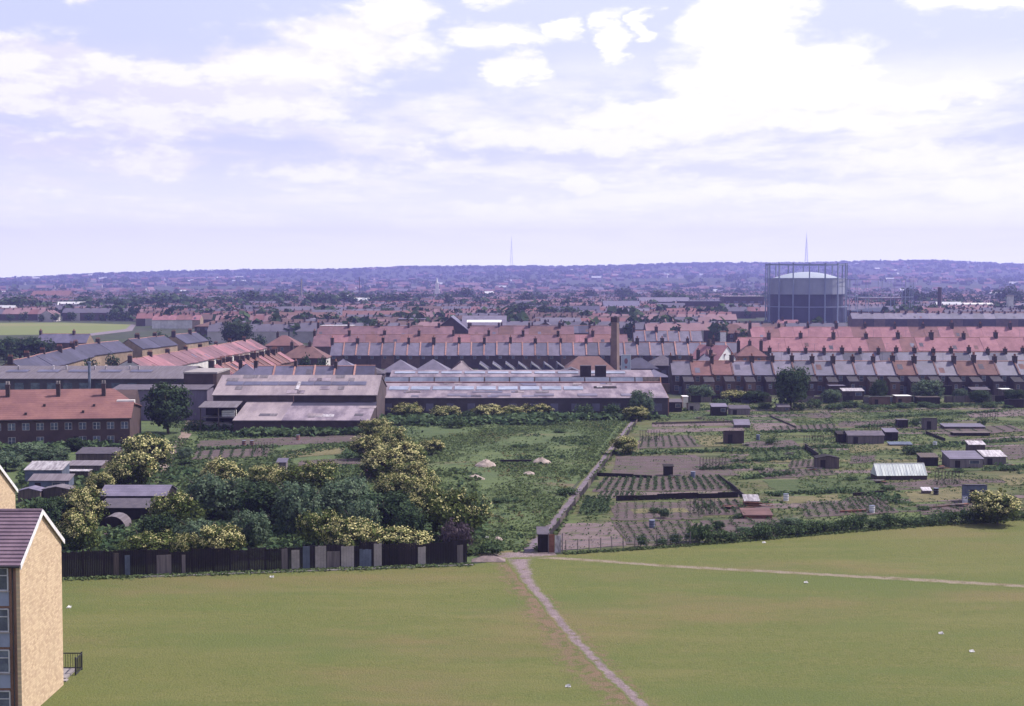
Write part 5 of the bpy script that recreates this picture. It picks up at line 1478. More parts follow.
# tall square brick chimney
Y = 392; x = XA(615, Y, 10)
o = thing('chimney_stack', 'tall square brick factory chimney behind the long works', 'chimney', (x, Y, 0), math.radians(-26))
zt = ZY(317, Y)
b = MB(); n = len(b.v); w0, w1 = 1.08, .80
for z, hw in ((0, w0), (zt - 1.4, w1)): b.v += [(-hw, -hw, z), (hw, -hw, z), (hw, hw, z), (-hw, hw, z)]
for q in ((0, 1, 5, 4), (1, 2, 6, 5), (2, 3, 7, 6), (3, 0, 4, 7)): b.f.append(q); b.m.append(0); b.tone.append(.5)
b.build('shaft', M('chimney_brick', (.19, .135, .122), (.145, .10, .095), scale=.5, inst=.02), o)
MB().box(-.95, -.95, zt - 1.4, .95, .95, zt).build('crown', MT['brick_dark'], o)

# hipped and sawtooth workshops between the works and the terraces
def hipshop(px, Y, w, d, he, hr, roof, label, run=None, wall='brick_dark'):
    o = thing('workshop', label, 'workshop', (XA(px, Y, 5), Y, 0), 0, 'workshop roofs behind the works')
    MB().box(-w / 2, 0, 0, w / 2, d, he).build('wall', MT[wall], o)
    b = MB(); b.hip(-w / 2, 0, w / 2, d, he + .02, hr, run or (d / 2, d / 2), over=.3); b.build('roof', MT[roof], o)
    for i in range(max(1, int(w / 3))): MB().box(-w / 2 + i * 3 + .8, -.05, 1.5, -w / 2 + i * 3 + 2.2, -.003, 2.8).build('window', dimglass, o)
hipshop(341, 388, 9, 10, 4.2, 7.2, 'slate_pale', 'pale hipped workshop roof, leftmost behind the works')
hipshop(399, 388, 9.5, 10, 3.8, 7.0, 'slate_pale', 'pale hipped workshop roof, second behind the works')
hipshop(432, 390, 9.5, 10, 3.8, 7.0, 'slate_pale', 'pale hipped workshop roof with a dark stack at its right')
hipshop(461, 386, 7.5, 9, 3.4, 6.8, 'asbestos', 'diamond-shaped dirty pale workshop roof')
hipshop(590, 378, 13, 13, 5.0, 8.4, 'tile_brown', 'brown hipped works roof left of the tall chimney', run=(4, 4))
hipshop(368, 372, 8, 8, 4.5, 6.4, 'felt', 'dark felted workshop between the pale hipped roofs')
o = thing('workshop', 'sawtooth workshop with slanting white roof edges left of the tall chimney', 'workshop', (XA(478, 384, 4), 384, 0), 0, 'workshop roofs behind the works')
n = 7; w = (XA(570, 384, 4) - XA(478, 384, 4)) / n
b = MB(); b.box(0, 0, 0, n * w, 16, 4.0); b.build('wall', MT['brick_dark'], o)
for i in range(n):
    b = MB(); b.prism_y([(i * w, 4.02), ((i + 1) * w - .05, 4.02), (i * w + .3, 6.3)], 0, 16); b.build('roof', MT['slate_dark'], o)
    b = MB(); b.prism_y([(i * w + .35, 6.28), ((i + 1) * w - .05, 4.05), ((i + 1) * w - .05, 4.4), (i * w + .35, 6.63)], -.1, .5); b.build('roof_edge', MT['render_white'], o)
o = thing('workshop', 'dark gabled shed with a pale verge just left of the tall chimney', 'workshop', (XA(572, 372, 4), 372, 0), 0, 'workshop roofs behind the works')
MB().prism_y([(-8, 0), (8, 0), (8, 2.6), (0, 5.6), (-8, 2.6)], 0, 9).build('wall', MT['brick_dark'], o)
b = MB(); b.prism_y([(-8.3, 2.6), (0, 5.7), (0, 5.95), (-8.3, 2.85)], -.2, 9); b.prism_y([(0, 5.7), (8.3, 2.6), (8.3, 2.85), (0, 5.95)], -.2, 9); b.build('roof', MT['felt'], o)

hipshop(655, 372, 7, 8, 3.6, 5.4, 'slate', 'small slate-roofed workshop between the long works and the allotment terrace')
hipshop(640, 398, 10, 9, 4.2, 7.0, 'slate_dark', 'dark workshop behind the billboard')
hipshop(664, 412, 9, 9, 4.2, 7.0, 'felt', 'dark workshop at the left end of the allotment terrace')
o = thing('wall', 'low pale yard wall right of the tall chimney', 'wall', (XA(644, 366, 1), 366, 0)); tag(o, kind='thing')
MB().box(0, 0, 0, 9, .3, 2.2).build('brickwork', MT['brick_tan'], o); MB().box(-.1, -.06, 2.203, 9.1, .36, 2.35).build('coping', MT['tan_ridge'], o)
# advertising board by the chimney
x = XA(626, 380, 5); zb, zt = ZY(369.5, 380), ZY(355, 380)
o = thing('billboard', 'pale blue board with a pink patch, right of the tall chimney', 'billboard', (x, 380, 0))
w = 9 * 380 / FPX
fb = M('pale_blue_board', (.34, .38, .46), (.29, .33, .41), scale=1, inst=.02, fine=.08)
MB().box(-w / 2, 0, zb, w / 2, .1, zt).build('panel', fb, o)
b = MB()
for z in (zb - .1, zt): b.box(-w / 2 - .1, -.03, z, w / 2 + .1, .13, z + .1)
b.box(-w / 2 - .1, -.03, zb, -w / 2 - .003, .13, zt); b.box(w / 2 + .003, -.03, zb, w / 2 + .1, .13, zt); b.build('frame', MT['white'], o)
b = MB(); b.face([(math.cos(a) * w * .2, -.012, (zb + zt) / 2 + .3 + math.sin(a) * (zt - zb) * .2) for a in [i * .5236 for i in range(12)]]); b.box(-w * .12, -.02, zb + .35, w * .12, -.004, zb + .9)
b.build('pink_patch', MT['tile_pink'], o)
for sx in (-1, 1): MB().box(sx * w * .4 - .08, .14, 0, sx * w * .4 + .08, .3, zt - .1).build('post', MT['timber'], o)

# garden sheds and lean-tos below the slate terrace
g = 'garden sheds below the slate terrace'
for i, (a, c, pb, h, wl, rf, lb) in enumerate([
    (666, 682, 412, 2.6, 'timber_dark', 'felt', 'black shed with slatted pale top beside the works’ end'),
    (683, 688, 408, 2.6, 'render_white', 'white', 'slim white hut, brightest thing beside the works’ end'),
    (688, 700, 411, 1.8, 'concrete', 'concrete', 'rounded pale shed beside the slim white hut'),
    (712, 727, 416, 2.4, 'timber_dark', 'slate_pale', 'dark shed with pale roof left of the yellow garden hawthorn'),
    (730, 750, 415, 1.8, 'timber_grey', 'felt', 'grey fence-like shed below the yellow garden hawthorn'),
    (804, 814, 401, 2.6, 'brick_dark', 'pale_sheet', 'pale roof just right of the tall dark tree'),
    (843, 864, 400, 2.6, 'brick_dark', 'pale_sheet', 'long shed with white roof left of the small round tree'),
    (830, 845, 397, 2.8, 'brick_dark', 'slate_pale', 'gabled shed with mauve roof by the long white one'),
    (872, 890, 405, 2.0, 'brick', 'white', 'low shed with bright white flat roof before the small round tree'),
    (889, 903, 394, 2.6, 'brick', 'white', 'shed with white roof right of the small round tree'),
    (896, 911, 404, 1.9, 'brick', 'white', 'low white-roofed shed nearer than the one by the small round tree'),
    (945, 957, 395, 2.4, 'timber_dark', 'pale_sheet', 'pale-roofed shed right of the wide grey-green tree'),
    (972, 990, 397, 2.2, 'timber_dark', 'felt', 'dark garden shed towards the right edge'),
    (1002, 1012, 399, 2.4, 'timber', 'white', 'white-roofed shed near the right edge'),
    (1009, 1024, 408, 2.0, 'timber_dark', 'slate_pale', 'low black shed with lilac roof at the right edge'),
    (778, 790, 412, 1.5, 'timber', 'felt', 'low dark shed hidden under the tall dark tree'),
    (918, 940, 404, 1.6, 'timber_dark', 'timber', 'row of dark hutches below the wide grey-green tree')]):
    hut('shed', lb, a, c, pb, h, 3, wl, rf, ('pent', 'flat', 'rear')[i % 3] if rf != 'felt' else 'pent', group=g, door=(i % 2 == 0), dz=.45, window=(i % 3 == 0))
# back fence of those gardens
o = thing('fence', 'broken grey fence between back gardens and allotments', 'fence', (40, 336, 0))
for i in range(38):
    if i in (9, 10, 17, 24, 25, 33): continue
    MB().box(i * 2.4, RND.uniform(-.05, .05), 0, i * 2.4 + 2.34, .06, RND.uniform(1.2, 1.75)).build('panel', MT[RND.choice(['timber_grey', 'timber', 'timber_dark', 'timber_blue'])], o)
# ------------------------------------------------------------------ gasholder
Y = 985; gx = XA(806, Y, 15); GR = 27.6
o = thing('gasholder', 'large blue-grey gasholder drum in its column-and-girder frame', 'gasholder', (gx, Y, 0), math.radians(4))
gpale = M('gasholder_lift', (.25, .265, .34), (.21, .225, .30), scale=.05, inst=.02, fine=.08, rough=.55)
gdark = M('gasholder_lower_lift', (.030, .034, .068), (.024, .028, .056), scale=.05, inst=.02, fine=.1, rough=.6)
gdome = M('gasholder_crown', (.31, .34, .40), (.27, .30, .36), scale=.05, inst=.02, fine=.06, rough=.5)
def drum(r, z0, z1, n=64, top=None):
    b = MB()
    for i in range(n):
        a, c = 6.28319 * i / n, 6.28319 * (i + 1) / n
        b.face([(r * math.cos(a), r * math.sin(a), z0), (r * math.cos(c), r * math.sin(c), z0), (r * math.cos(c), r * math.sin(c), z1), (r * math.cos(a), r * math.sin(a), z1)])
    if top is not None:
        m = 6
        for j in range(m):
            t0, t1 = j / m, (j + 1) / m
            for i in range(n):
                a, c = 6.28319 * i / n, 6.28319 * (i + 1) / n
                q = [(r * (1 - t) * math.cos(s), r * (1 - t) * math.sin(s), z1 + top * (1 - (1 - t) ** 2)) for t, s in ((t0, a), (t0, c), (t1, c), (t1, a))]
                b.face(q[:3] if t1 == 1 else q)
    return b
zs = [ZY(v, Y - GR) for v in (323, 294.6, 278.2, 271.8, 263.6)]
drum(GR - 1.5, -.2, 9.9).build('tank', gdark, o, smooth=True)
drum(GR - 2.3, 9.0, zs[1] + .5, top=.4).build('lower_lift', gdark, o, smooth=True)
drum(GR - 1.6, zs[1], zs[2]).build('upper_lift', gpale, o, smooth=True)
drum(GR - 1.9, zs[2] - .2, zs[2], top=.9).build('crown_rim', gdome, o, smooth=True)
drum(GR * .80, zs[2] - .2, zs[2] + .3, top=zs[3] - zs[2] - .2).build('crown', gdome, o, smooth=True)
b = MB()
for z in (zs[1] + .2, (zs[1] + zs[2]) / 2, zs[2] - .4):
    for i in range(64):
        a, c = 6.28319 * i / 64, 6.28319 * (i + 1) / 64; r = GR - 1.45
        b.face([(r * math.cos(a), r * math.sin(a), z), (r * math.cos(c), r * math.sin(c), z), (r * math.cos(c), r * math.sin(c), z + .35), (r * math.cos(a), r * math.sin(a), z + .35)])
b.build('band', gpale, o)
NC = 16
gst = M('gasholder_frame', (.22, .25, .36), (.18, .205, .31), scale=.05, inst=.02, fine=.08)
for i in range(NC):
    a = 6.28319 * (i + .5) / NC
    x, y = GR * math.cos(a), GR * math.sin(a)
    b = MB()
    b.obox(x, y, 0, .75, .75, zs[4], a); b.obox(x, y, zs[4], 1.25, 1.25, .45, a); b.obox(x, y, 0, 1.5, 1.5, 1.2, a)
    b.build('column', gst, o)
for z, hh in ((zs[4] - .9, .75), (ZY(307.5, Y - GR), .5), (ZY(279, Y - GR) + .3, .35)):
    b = MB()
    for i in range(NC):
        a, c = 6.28319 * (i + .5) / NC, 6.28319 * (i + 1.5) / NC
        p0 = Vector((GR * math.cos(a), GR * math.sin(a), z)); p1 = Vector((GR * math.cos(c), GR * math.sin(c), z)); m = (p0 + p1) / 2
        b.obox(m.x, m.y, z, (p1 - p0).length - .8, .3, hh, math.atan2(p1.y - p0.y, p1.x - p0.x))
    b.build('ring_girder', gst, o)
# second frame, its holder lowered
gx2 = XA(880, 1060, 15); R2 = 24; zt2 = ZY(279, 1060)
o = thing('gasholder', 'empty lattice gasholder frame standing right of the big drum', 'gasholder', (gx2, 1060, 0))
drum(R2 - 1.5, -.2, 6, top=2.5).build('tank', gdark, o, smooth=True)
for i in range(16):
    a = 6.28319 * (i + .5) / 16
    b = MB(); x, y = R2 * math.cos(a), R2 * math.sin(a)
    b.obox(x, y, 0, .34, .3, zt2, a); b.build('column', gst, o)
for z in (zt2 - .6, zt2 * .55):
    b = MB()
    for i in range(16):
        a, c = 6.28319 * (i + .5) / 16, 6.28319 * (i + 1.5) / 16
        mx, my = R2 * (math.cos(a) + math.cos(c)) / 2, R2 * (math.sin(a) + math.sin(c)) / 2
        b.obox(mx, my, z, R2 * 2 * math.sin(math.pi / 16) - .6, .2, .25, (a + c) / 2 + math.pi / 2)
    b.build('ring_girder', gst, o)
# gasworks chimney
def stack(px, pt, pb, wpx, label, mat, zb=0.0, name='chimney_stack', taper=.75):
    Yb = 41238 / (pb - 280); x = XA(px, Yb, 10); w = wpx * Yb / FPX
    o = thing(name, label, 'chimney', (x, Yb, 0))
    h = ZY(pt, Yb)
    b = MB(); b.tube((0, 0, 0), (0, 0, h), w / 2, w / 2 * taper, 12); b.build('shaft', MT[mat], o)
    b = MB(); b.tube((0, 0, h), (0, 0, h + h * .04), w * .46, w * .46, 12); b.build('crown', MT[mat], o)
stack(939.5, 288.5, 317, 4.4, 'dark chimney of the gasworks right of the gasholder', 'brick_dark', taper=.9)
stack(301.5, 280, 308, 1.6, 'thin grey chimney above the left-hand trees', 'concrete')
stack(359.5, 278, 300, 1.0, 'very thin dark chimney left of the white tower', 'brick_dark')
stack(601.5, 299, 311, 1.6, 'short pale chimney above the dark roofs in the centre', 'concrete')
# white church tower
Yb = 2000; x = XA(437, Yb, 10)
o = thing('tower', 'white stepped tower far off beneath the left hills', 'tower', (x, Yb, 0))
h = ZY(279.5, Yb)
MB().box(-3.2, -3.2, 0, 3.2, 3.2, h * .55).build('base', MT['white'], o); MB().box(-2.1, -2.1, h * .55 + .01, 2.1, 2.1, h * .85).build('shaft', MT['white'], o)
b = MB(); b.tube((0, 0, h * .85 + .01), (0, 0, h + 3), 1.8, .2, 8); b.build('spire', MT['white'], o)
# hilltop masts
for px, pt, pb, wd, lb in ((511.5, 237, 266, 7, 'faint lattice mast on the hill left of centre'), (806.5, 232, 263, 7, 'faint lattice mast on the skyline above the gasholder')):
    Ym = 6900; x = XA(px, Ym, 200); z0 = terrain(x, Ym) - 2; zt = ZY(pt, Ym)
    o = thing('radio_mast', lb, 'mast', (x, Ym, z0), 0, 'masts on the hills')
    H = zt - z0; b = MB()
    for sx in (-1, 1):
        for sy in (-1, 1): b.tube((sx * wd, sy * wd, 0), (sx * .5, sy * .5, H * .86), .7, .5, 5)
    for i in range(12):
        t = i / 12; r = wd * (1 - t * .93)
        for s in (-1, 1): b.tube((-r, s * r, H * .86 * t), (r * .95, s * r * .95, H * .86 * (t + 1 / 12)), .4, n=4)
    b.build('lattice', MT['steel'], o)
    b = MB(); b.tube((0, 0, H * .86), (0, 0, H), .8, .4, 6); b.build('aerial', MT['steel'], o)

# ------------------------------------------------------------------ large buildings in the middle distance
def block(px0, px1, pyt, Y, d, roofm, wall, label, style='gable', hr=2.5, name='factory', cat='works', lights=None):
    x0, x1 = XA(px0, Y, 6), XA(px1, Y, 6); w = x1 - x0
    top = ZY(pyt, Y + (d / 2 if style == 'gable' else 0)); he = max(2.5, top - hr)
    o = thing(name, label, cat, (x0, Y, 0))
    if style == 'gable':
        MB().prism([(0, 0), (d, 0), (d, he), (d / 2, top - .1), (0, he)], 0, w).build('wall', MT[wall], o)
        b = MB(); b.prism([(-.4, he), (d / 2, top), (d / 2, top + .2), (-.4, he + .2)], -.3, w + .3); b.prism([(d / 2, top), (d + .4, he), (d + .4, he + .2), (d / 2, top + .2)], -.3, w + .3)
        r = b.build('roof', MT[roofm], o)
    elif style == 'end':
        MB().prism_y([(0, 0), (w, 0), (w, he), (w / 2, top), (0, he)], 0, d).build('wall', MT[wall], o)
        b = MB(); b.prism_y([(-.3, he), (w / 2, top), (w / 2, top + .25), (-.3, he + .25)], -.3, d); b.prism_y([(w / 2, top), (w + .3, he), (w + .3, he + .25), (w / 2, top + .25)], -.3, d)
        r = b.build('roof', MT[roofm], o)
    else:
        MB().box(0, 0, 0, w, d, top).build('wall', MT[wall], o); r = MB().box(-.3, -.3, top, w + .3, d + .3, top + .35).build('roof', MT[roofm], o)
    n = max(2, int(w / 6))
    if style != 'end':
        for k in range(n):
            a = w * (k + .25) / n
            for z in (he * .55, he * .18)[:2 if he > 6 else 1]:
                MB().box(a, -.06, z, a + w / n * .5, -.003, z + he * .22).build('window', dimglass, o)
    if lights:
        b = MB(); sl = (top - he) / (d / 2)
        b.prism([(d * .2, he + d * .2 * sl + .25), (d * .3, he + d * .3 * sl + .25), (d * .3, he + d * .3 * sl + .35), (d * .2, he + d * .2 * sl + .35)], w * .1, w * .9); b.build('roof_light', MT[lights], r)
for a in [
    (462, 506, 316, 650, 26, 'slate_pale', 'brick_dark', 'big shed with a white roof-light strip behind the red terraces', 'gable', 5, 'factory', 'works', 'white'),
    (432, 470, 317, 640, 26, 'slate', 'brick_dark', 'dark gable-ended shed left of the big one with the white strip', 'end', 7),
    (320, 351, 326.5, 640, 14, 'pale_sheet', 'brick', 'long white-roofed shed left above the red terraces', 'flat', 1),
    (336, 424, 311, 870, 22, 'tile_red', 'brick', 'long red-roofed works in the middle distance left of centre', 'gable', 4),
    (270, 334, 312.5, 840, 20, 'tile_brown', 'brick_dark', 'brown multi-windowed works left of the long red one', 'gable', 3),
    (398, 424, 319.5, 740, 14, 'slate_pale', 'brick_tan', 'tan-fronted low works below the long red roof', 'flat', 1),
    (680, 722, 301.5, 1150, 24, 'slate', 'brick_dark', 'dark works block left of the gasholder, nearer centre', 'flat', 1),
    (724, 764, 296.5, 1250, 24, 'pale_sheet', 'brick_dark', 'dark block with pale roof edge just left of the gasholder', 'flat', 1),
    (640, 690, 297.5, 1350, 26, 'slate_pale', 'brick_dark', 'pale-roofed works far behind the tall chimney', 'gable', 4),
    (604, 640, 301, 1150, 24, 'slate', 'brick_dark', 'dark works behind the tall chimney', 'gable', 5),
    (620, 650, 309, 960, 18, 'slate_pale', 'brick', 'mauve hipped works roof above the tall chimney’s right', 'gable', 5),
    (955, 997, 303, 1220, 30, 'render_white', 'brick_dark', 'low dark hall with a glaring white roof right of the gasworks chimney', 'gable', 3),
    (856, 894, 315, 960, 20, 'pale_sheet', 'steel', 'pale blue-roofed shed at the foot of the gasholder', 'gable', 3),
    (1000, 1030, 306, 1100, 24, 'slate', 'brick_dark', 'dark works at the right edge beyond the slate row', 'flat', 1),
    (862, 904, 298, 1500, 20, 'pale_sheet', 'brick', 'pale-roofed works seen through the empty gasholder frame', 'flat', 1),
    (240, 262, 321, 740, 14, 'slate_pale', 'brick', 'mauve gabled works beside the large left tree', 'gable', 4),
    (30, 68, 291, 1900, 30, 'tile_red', 'brick', 'long red-roofed hall above the left-hand trees', 'gable', 8),
    (500, 545, 308, 1000, 16, 'tile_red', 'brick', 'red-roofed block above the dark trees in the centre', 'gable', 5),
    (550, 600, 306, 1000, 20, 'slate_dark', 'brick_dark', 'dark long roof left of the short pale chimney', 'gable', 5)]:  # this dark slate also stands in for the cloud shadow over the centre
    block(*a)
o = thing('tower', 'pale square tower on the roofs at the right edge', 'tower', (XA(1010, 1080, 10), 1080, 0))
h = ZY(295, 1080); MB().box(-2, -2, 0, 2, 2, h - 1).build('shaft', MT['render_white'], o); MB().box(-2.4, -2.4, h - .99, 2.4, 2.4, h).build('cap', MT['concrete'], o)

# ------------------------------------------------------------------ single trees in the middle distance
mid = []
r = random.Random(5)
belt = [(8, 294, 1180, 14), (24, 295, 1200, 13), (44, 301, 1150, 8), (60, 301, 1250, 9), (84, 297, 1250, 10), (102, 297, 1240, 11), (118, 295.5, 1260, 11), (133, 295, 1280, 10), (150, 293, 1300, 10), (166, 290, 1300, 12), (180, 291, 1320, 10), (197, 296, 1320, 9), (214, 295, 1340, 9),
        (231, 294, 1340, 10), (250, 291, 1360, 10), (268, 292, 1400, 9), (284, 292, 1400, 10), (312, 291, 1350, 8), (326, 289.5, 1350, 11), (346, 291, 1400, 9), (372, 293, 1450, 9), (388, 292, 1450, 10), (404, 293, 1450, 9)]
for i, (px, pt, Y, rp) in enumerate(belt):
    plant_px('far', px, pt, Y, rp, f'dark tree in the belt beyond the pale playing field, {nth(i + 1)} from the left', group='tree belt beyond the playing field')
dots = [(142, 303, 1000, 5, 'small dark tree right of the pale playing field'), (114, 308, 990, 5, 'dark tree standing behind the far edge of the pale playing field'), (331, 310, 800, 10, 'dark tree at the right end of the brown works'), (448, 293, 1350, 6, 'dark tree right of the white stepped tower'), (463, 286, 1700, 9, 'hazy tree in the distance right of the white tower'),
        (527, 291, 1500, 9, 'dark tree in the centre below the hill mast'), (590, 287, 1800, 6, 'lone dark hazy tree in the centre distance'), (625, 285, 1800, 9, 'broad hazy tree behind the tall chimney'), (680, 290, 1500, 14, 'long dark clump left of the gasholder, nearer centre'), (660, 290, 1500, 10, 'dark clump behind the tall chimney, left of another'),
        (745, 327, 640, 10, 'green tree between slate terrace end and pink terrace'), (722, 322, 640, 7, 'green tree behind the white rendered stack'), (912, 285, 1500, 12, 'dark tree behind the empty gasholder frame'), (1008, 284, 1500, 12, 'dark rounded tree at right beyond the white-roofed hall'), (1019, 289, 1450, 6, 'dark tree cut by the right edge in the distance'),
        (932, 288, 1450, 8, 'hazy tree left of the gasworks chimney'), (958, 292, 1500, 8, 'hazy tree right of the gasworks chimney'), (522, 302, 960, 14, 'left tree of the central dark mass, standing in for cloud shadow'), (548, 303, 950, 13, 'middle tree of the central dark mass, standing in for cloud shadow'), (570, 305, 930, 12, 'right tree of the central dark mass, standing in for cloud shadow'),  # central mass: dark trees put in for a cloud's shadow on the town
        (497, 306, 930, 8, 'dark tree left of the central mass'), (160, 330, 600, 6, 'dark tree between tan-walled houses'), (200, 333, 600, 9, 'dark tree below the large left one'), (258, 334, 590, 8, 'dark scrub under the large left tree'), (5, 338, 500, 12, 'dark tree at the left edge below the playing field'), (46, 338, 520, 12, 'dark tree right of the broad one below the playing field'),
        (305, 351, 412, 5, 'green bush before the white end wall'), (322, 356, 400, 7, 'green garden tree left of the pale workshop roof'), (130, 363, 400, 6, 'dark bush in the slate street'), (90, 358, 420, 8, 'dark garden tree between slate streets'), (112, 352, 430, 6, 'small tree before the tan-walled street')]
for i, (px, pt, Y, rp) in enumerate([(10, 313, 988, 4), (24, 311, 992, 5), (41, 314, 988, 3), (55, 312, 990, 5), (72, 311, 992, 4), (90, 312, 990, 5), (102, 314, 986, 3), (126, 311, 992, 5)]):
    plant_px('far', px, pt, Y, rp, f'tree on the far edge of the pale playing field, {nth(i + 1)} from the left', group='trees on the far edge of the playing field')
for px, pt, Y, rp, lb in dots:
    plant_px('far' if ZY(pt, Y) > 5 else 'farbush', px, pt, Y, rp, lb, group='single trees in the town')

# ------------------------------------------------------------------ the rest of the town: more houses than one can count
import numpy as np
rn = np.random.default_rng(4)
farmats = [M('far_roof_red', (.19, .088, .098), (.14, .066, .075), scale=.02, inst=0), M('far_roof_pink', (.23, .138, .158), (.175, .105, .122), scale=.02, inst=0), M('far_roof_slate', (.125, .112, .155), (.09, .08, .115), scale=.02, inst=0),
           M('far_roof_brown', (.12, .075, .078), (.09, .055, .06), scale=.02, inst=0), M('far_wall_brick', (.09, .062, .064), (.065, .046, .048), scale=.05, inst=0), M('far_wall_pale', (.42, .38, .37), (.33, .30, .30), scale=.05, inst=0), M('far_roof_white', (.55, .54, .56), (.45, .44, .47), scale=.02, inst=0)]
HV, HF, HM = [], [], []
def far_house(x, y, z, w, d, he, hr, rz, rm, wm, chim=True):
    c, s = math.cos(rz), math.sin(rz)
    n = len(HV)
    def P(a, b_, zz): HV.append((x + a * c - b_ * s, y + a * s + b_ * c, z + zz))
    for zz in (-1, he):
        for a, b_ in ((-w / 2, -d / 2), (w / 2, -d / 2), (w / 2, d / 2), (-w / 2, d / 2)): P(a, b_, zz)
    P(-w / 2, 0, hr - .1); P(w / 2, 0, hr - .1)
    for q in ((0, 1, 5, 4), (2, 3, 7, 6)): HF.append(tuple(n + i for i in q)); HM.append(wm)
    HF.append((n + 1, n + 2, n + 6, n + 9, n + 5)); HM.append(wm)
    HF.append((n + 3, n, n + 4, n + 8, n + 7)); HM.append(wm)
    m = len(HV)
    o = .35
    for a in (-w / 2 - .1, w / 2 + .1):
        P(a, -d / 2 - o, he - .05); P(a, 0, hr + .1); P(a, d / 2 + o, he - .05)
    HF.append((m, m + 3, m + 4, m + 1)); HM.append(rm); HF.append((m + 1, m + 4, m + 5, m + 2)); HM.append(rm)
    if chim:
        m = len(HV)
        for zz in (hr - .6, hr + 1.0):
            for a, b_ in ((-w * .42 - .35, -.5), (-w * .42 + .35, -.5), (-w * .42 + .35, .5), (-w * .42 - .35, .5)): P(a, b_, zz)
        for q in ((0, 1, 5, 4), (1, 2, 6, 5), (2, 3, 7, 6), (3, 0, 4, 7), (4, 5, 6, 7)): HF.append(tuple(m + i for i in q)); HM.append(4)
KEEP = [(XA(806, 985, 0), 985, 40), (gx2, 1060, 30), (XA(806, 860, 0), 860, 40), (XA(806, 760, 0), 760, 40), (XA(806, 920, 0), 920, 40)]
for a_ in ((462, 506, 650), (432, 470, 640), (336, 424, 870), (270, 334, 840), (680, 722, 1150), (724, 764, 1250), (604, 640, 1150), (955, 997, 1220), (856, 894, 960), (500, 545, 1000), (550, 600, 1000), (620, 650, 960)):
    KEEP.append((XA((a_[0] + a_[1]) / 2, a_[2], 0), a_[2] + 10, (a_[1] - a_[0]) / 2 * a_[2] / FPX))
def free(x, y):
    px = 512 + FPX * x / y
    if -60 < px < 140 and y < 995: return False
    if y < 905 and 843 < px < 1100: return False
    if 140 < px < 215 and y < 875: return False
    if y < 690 and 460 < px < 640: return False
    for kx, ky, kr in KEEP:
        if abs(x - kx) < kr + 6 and abs(y - ky) < 24 + (kr if kr == 40 or kr == 30 else 0): return False
    return True
yrow = 660.0
while yrow < 2600:
    half = yrow * .56 + 110
    x = -half
    while x < half:
        n = int(rn.integers(5, 15)); w = 5.2 + rn.random() * 1.6
        sel = rn.random()
        rm = 0 if sel < .17 else 1 if sel < .36 else 2 if sel < .78 else 3
        wm = 5 if rn.random() < .13 else 4
        cross = rn.random() < .25
        L = n * w
        yy = yrow + rn.uniform(-5, 5); rzr = rn.normal(0, .06)
        hh = rn.uniform(-.5, .7)
        if cross:
            nn = max(2, n // 3)
            for k in range(nn):
                if free(x + 5, yy + k * w): far_house(x + 5, yy + k * w - 6, 0, w, 9, 5.2 + hh, 8.1 + hh, math.pi / 2 + rzr, rm, wm)
            x += 16
        else:
            for k in range(n):
                q = x + (k + .5) * w
                if free(q, yy):
                    far_house(q, yy + (q - x) * rzr * .5, 0, w, 9.5, 5.1 + hh, 8.3 + hh, rzr * .5, rm if rn.random() > .07 else int(rn.integers(0, 4)), wm if rn.random() > .08 else 5)
            x += L + rn.uniform(4, 26)
        if rn.random() < .08: x += rn.uniform(20, 60)
    yrow += 27 + rn.uniform(-3, 6) + (yrow - 660) * .006
for k in range(90):     # larger roofs: works, schools
    y = rn.uniform(720, 2600); x = rn.uniform(-.45, .45) * y
    if free(x, y):
        L = rn.uniform(12, 26); far_house(x, y, 0, L, rn.uniform(10, 16), 6, 9 + rn.uniform(0, 2), rn.normal(0, .15), int(rn.choice([0, 2, 2, 3, 3, 2, 0, 6])), int(rn.choice([4, 4, 5])), False)
for k in range(2500):   # suburbs running up on to the hills
    y = 2600 + 4300 * rn.random() ** 1.15; x = rn.uniform(-.52, .52) * y
    dens_ = math.sin(x / 260 + y / 410) + math.sin(x / 143 - y / 300 + 2) + rn.normal(0, .5)
    if dens_ < -.2 and y > 3200: continue
    if y > 5600 and rn.random() < .55: continue
    z = terrain(x, y)
    sel = rn.random()
    far_house(x, y, z, rn.uniform(8, 30), rn.uniform(8, 11), 5.5, 9 + rn.uniform(0, 2), rn.normal(0, .35), int(rn.choice([0, 1, 1, 2, 3, 6], p=[.26, .22, .16, .2, .12, .04])), 5 if rn.random() < .3 else 4, False)
me = bpy.data.meshes.new('distant_houses')
me.from_pydata(HV, [], HF)
for m in farmats: me.materials.append(m)
me.polygons.foreach_set('material_index', HM); me.update()
tag(link('distant_houses', me), kind='stuff')

# ------------------------------------------------------------------ far woods and garden trees beyond counting
TV, TF, TT = [], [], []
def far_tree(x, y, z, h, r, n):
    for i in range(n):
        d = rn.normal(size=3); d /= np.linalg.norm(d) + 1e-6
        k = rn.uniform(.55, 1.0)
        c = (x + d[0] * r * k, y + d[1] * r * k, z + h * .52 + d[2] * h * .46 * k)
        u = rn.normal(size=3); u -= d * (u @ d) * .7; u /= np.linalg.norm(u) + 1e-6
        v = np.cross(d + rn.normal(size=3) * .35, u); v /= np.linalg.norm(v) + 1e-6
        s = r * rn.uniform(.28, .5)
        m = len(TV)
        for a, b_ in ((-1, -.3), (.2, -1), (1, .2), (-.1, .9)): TV.append((c[0] + (u[0] * a + v[0] * b_) * s, c[1] + (u[1] * a + v[1] * b_) * s, max(z, c[2] + (u[2] * a + v[2] * b_) * s)))
        TF.append((m, m + 1, m + 2, m + 3)); TT.append(float(rn.random()))
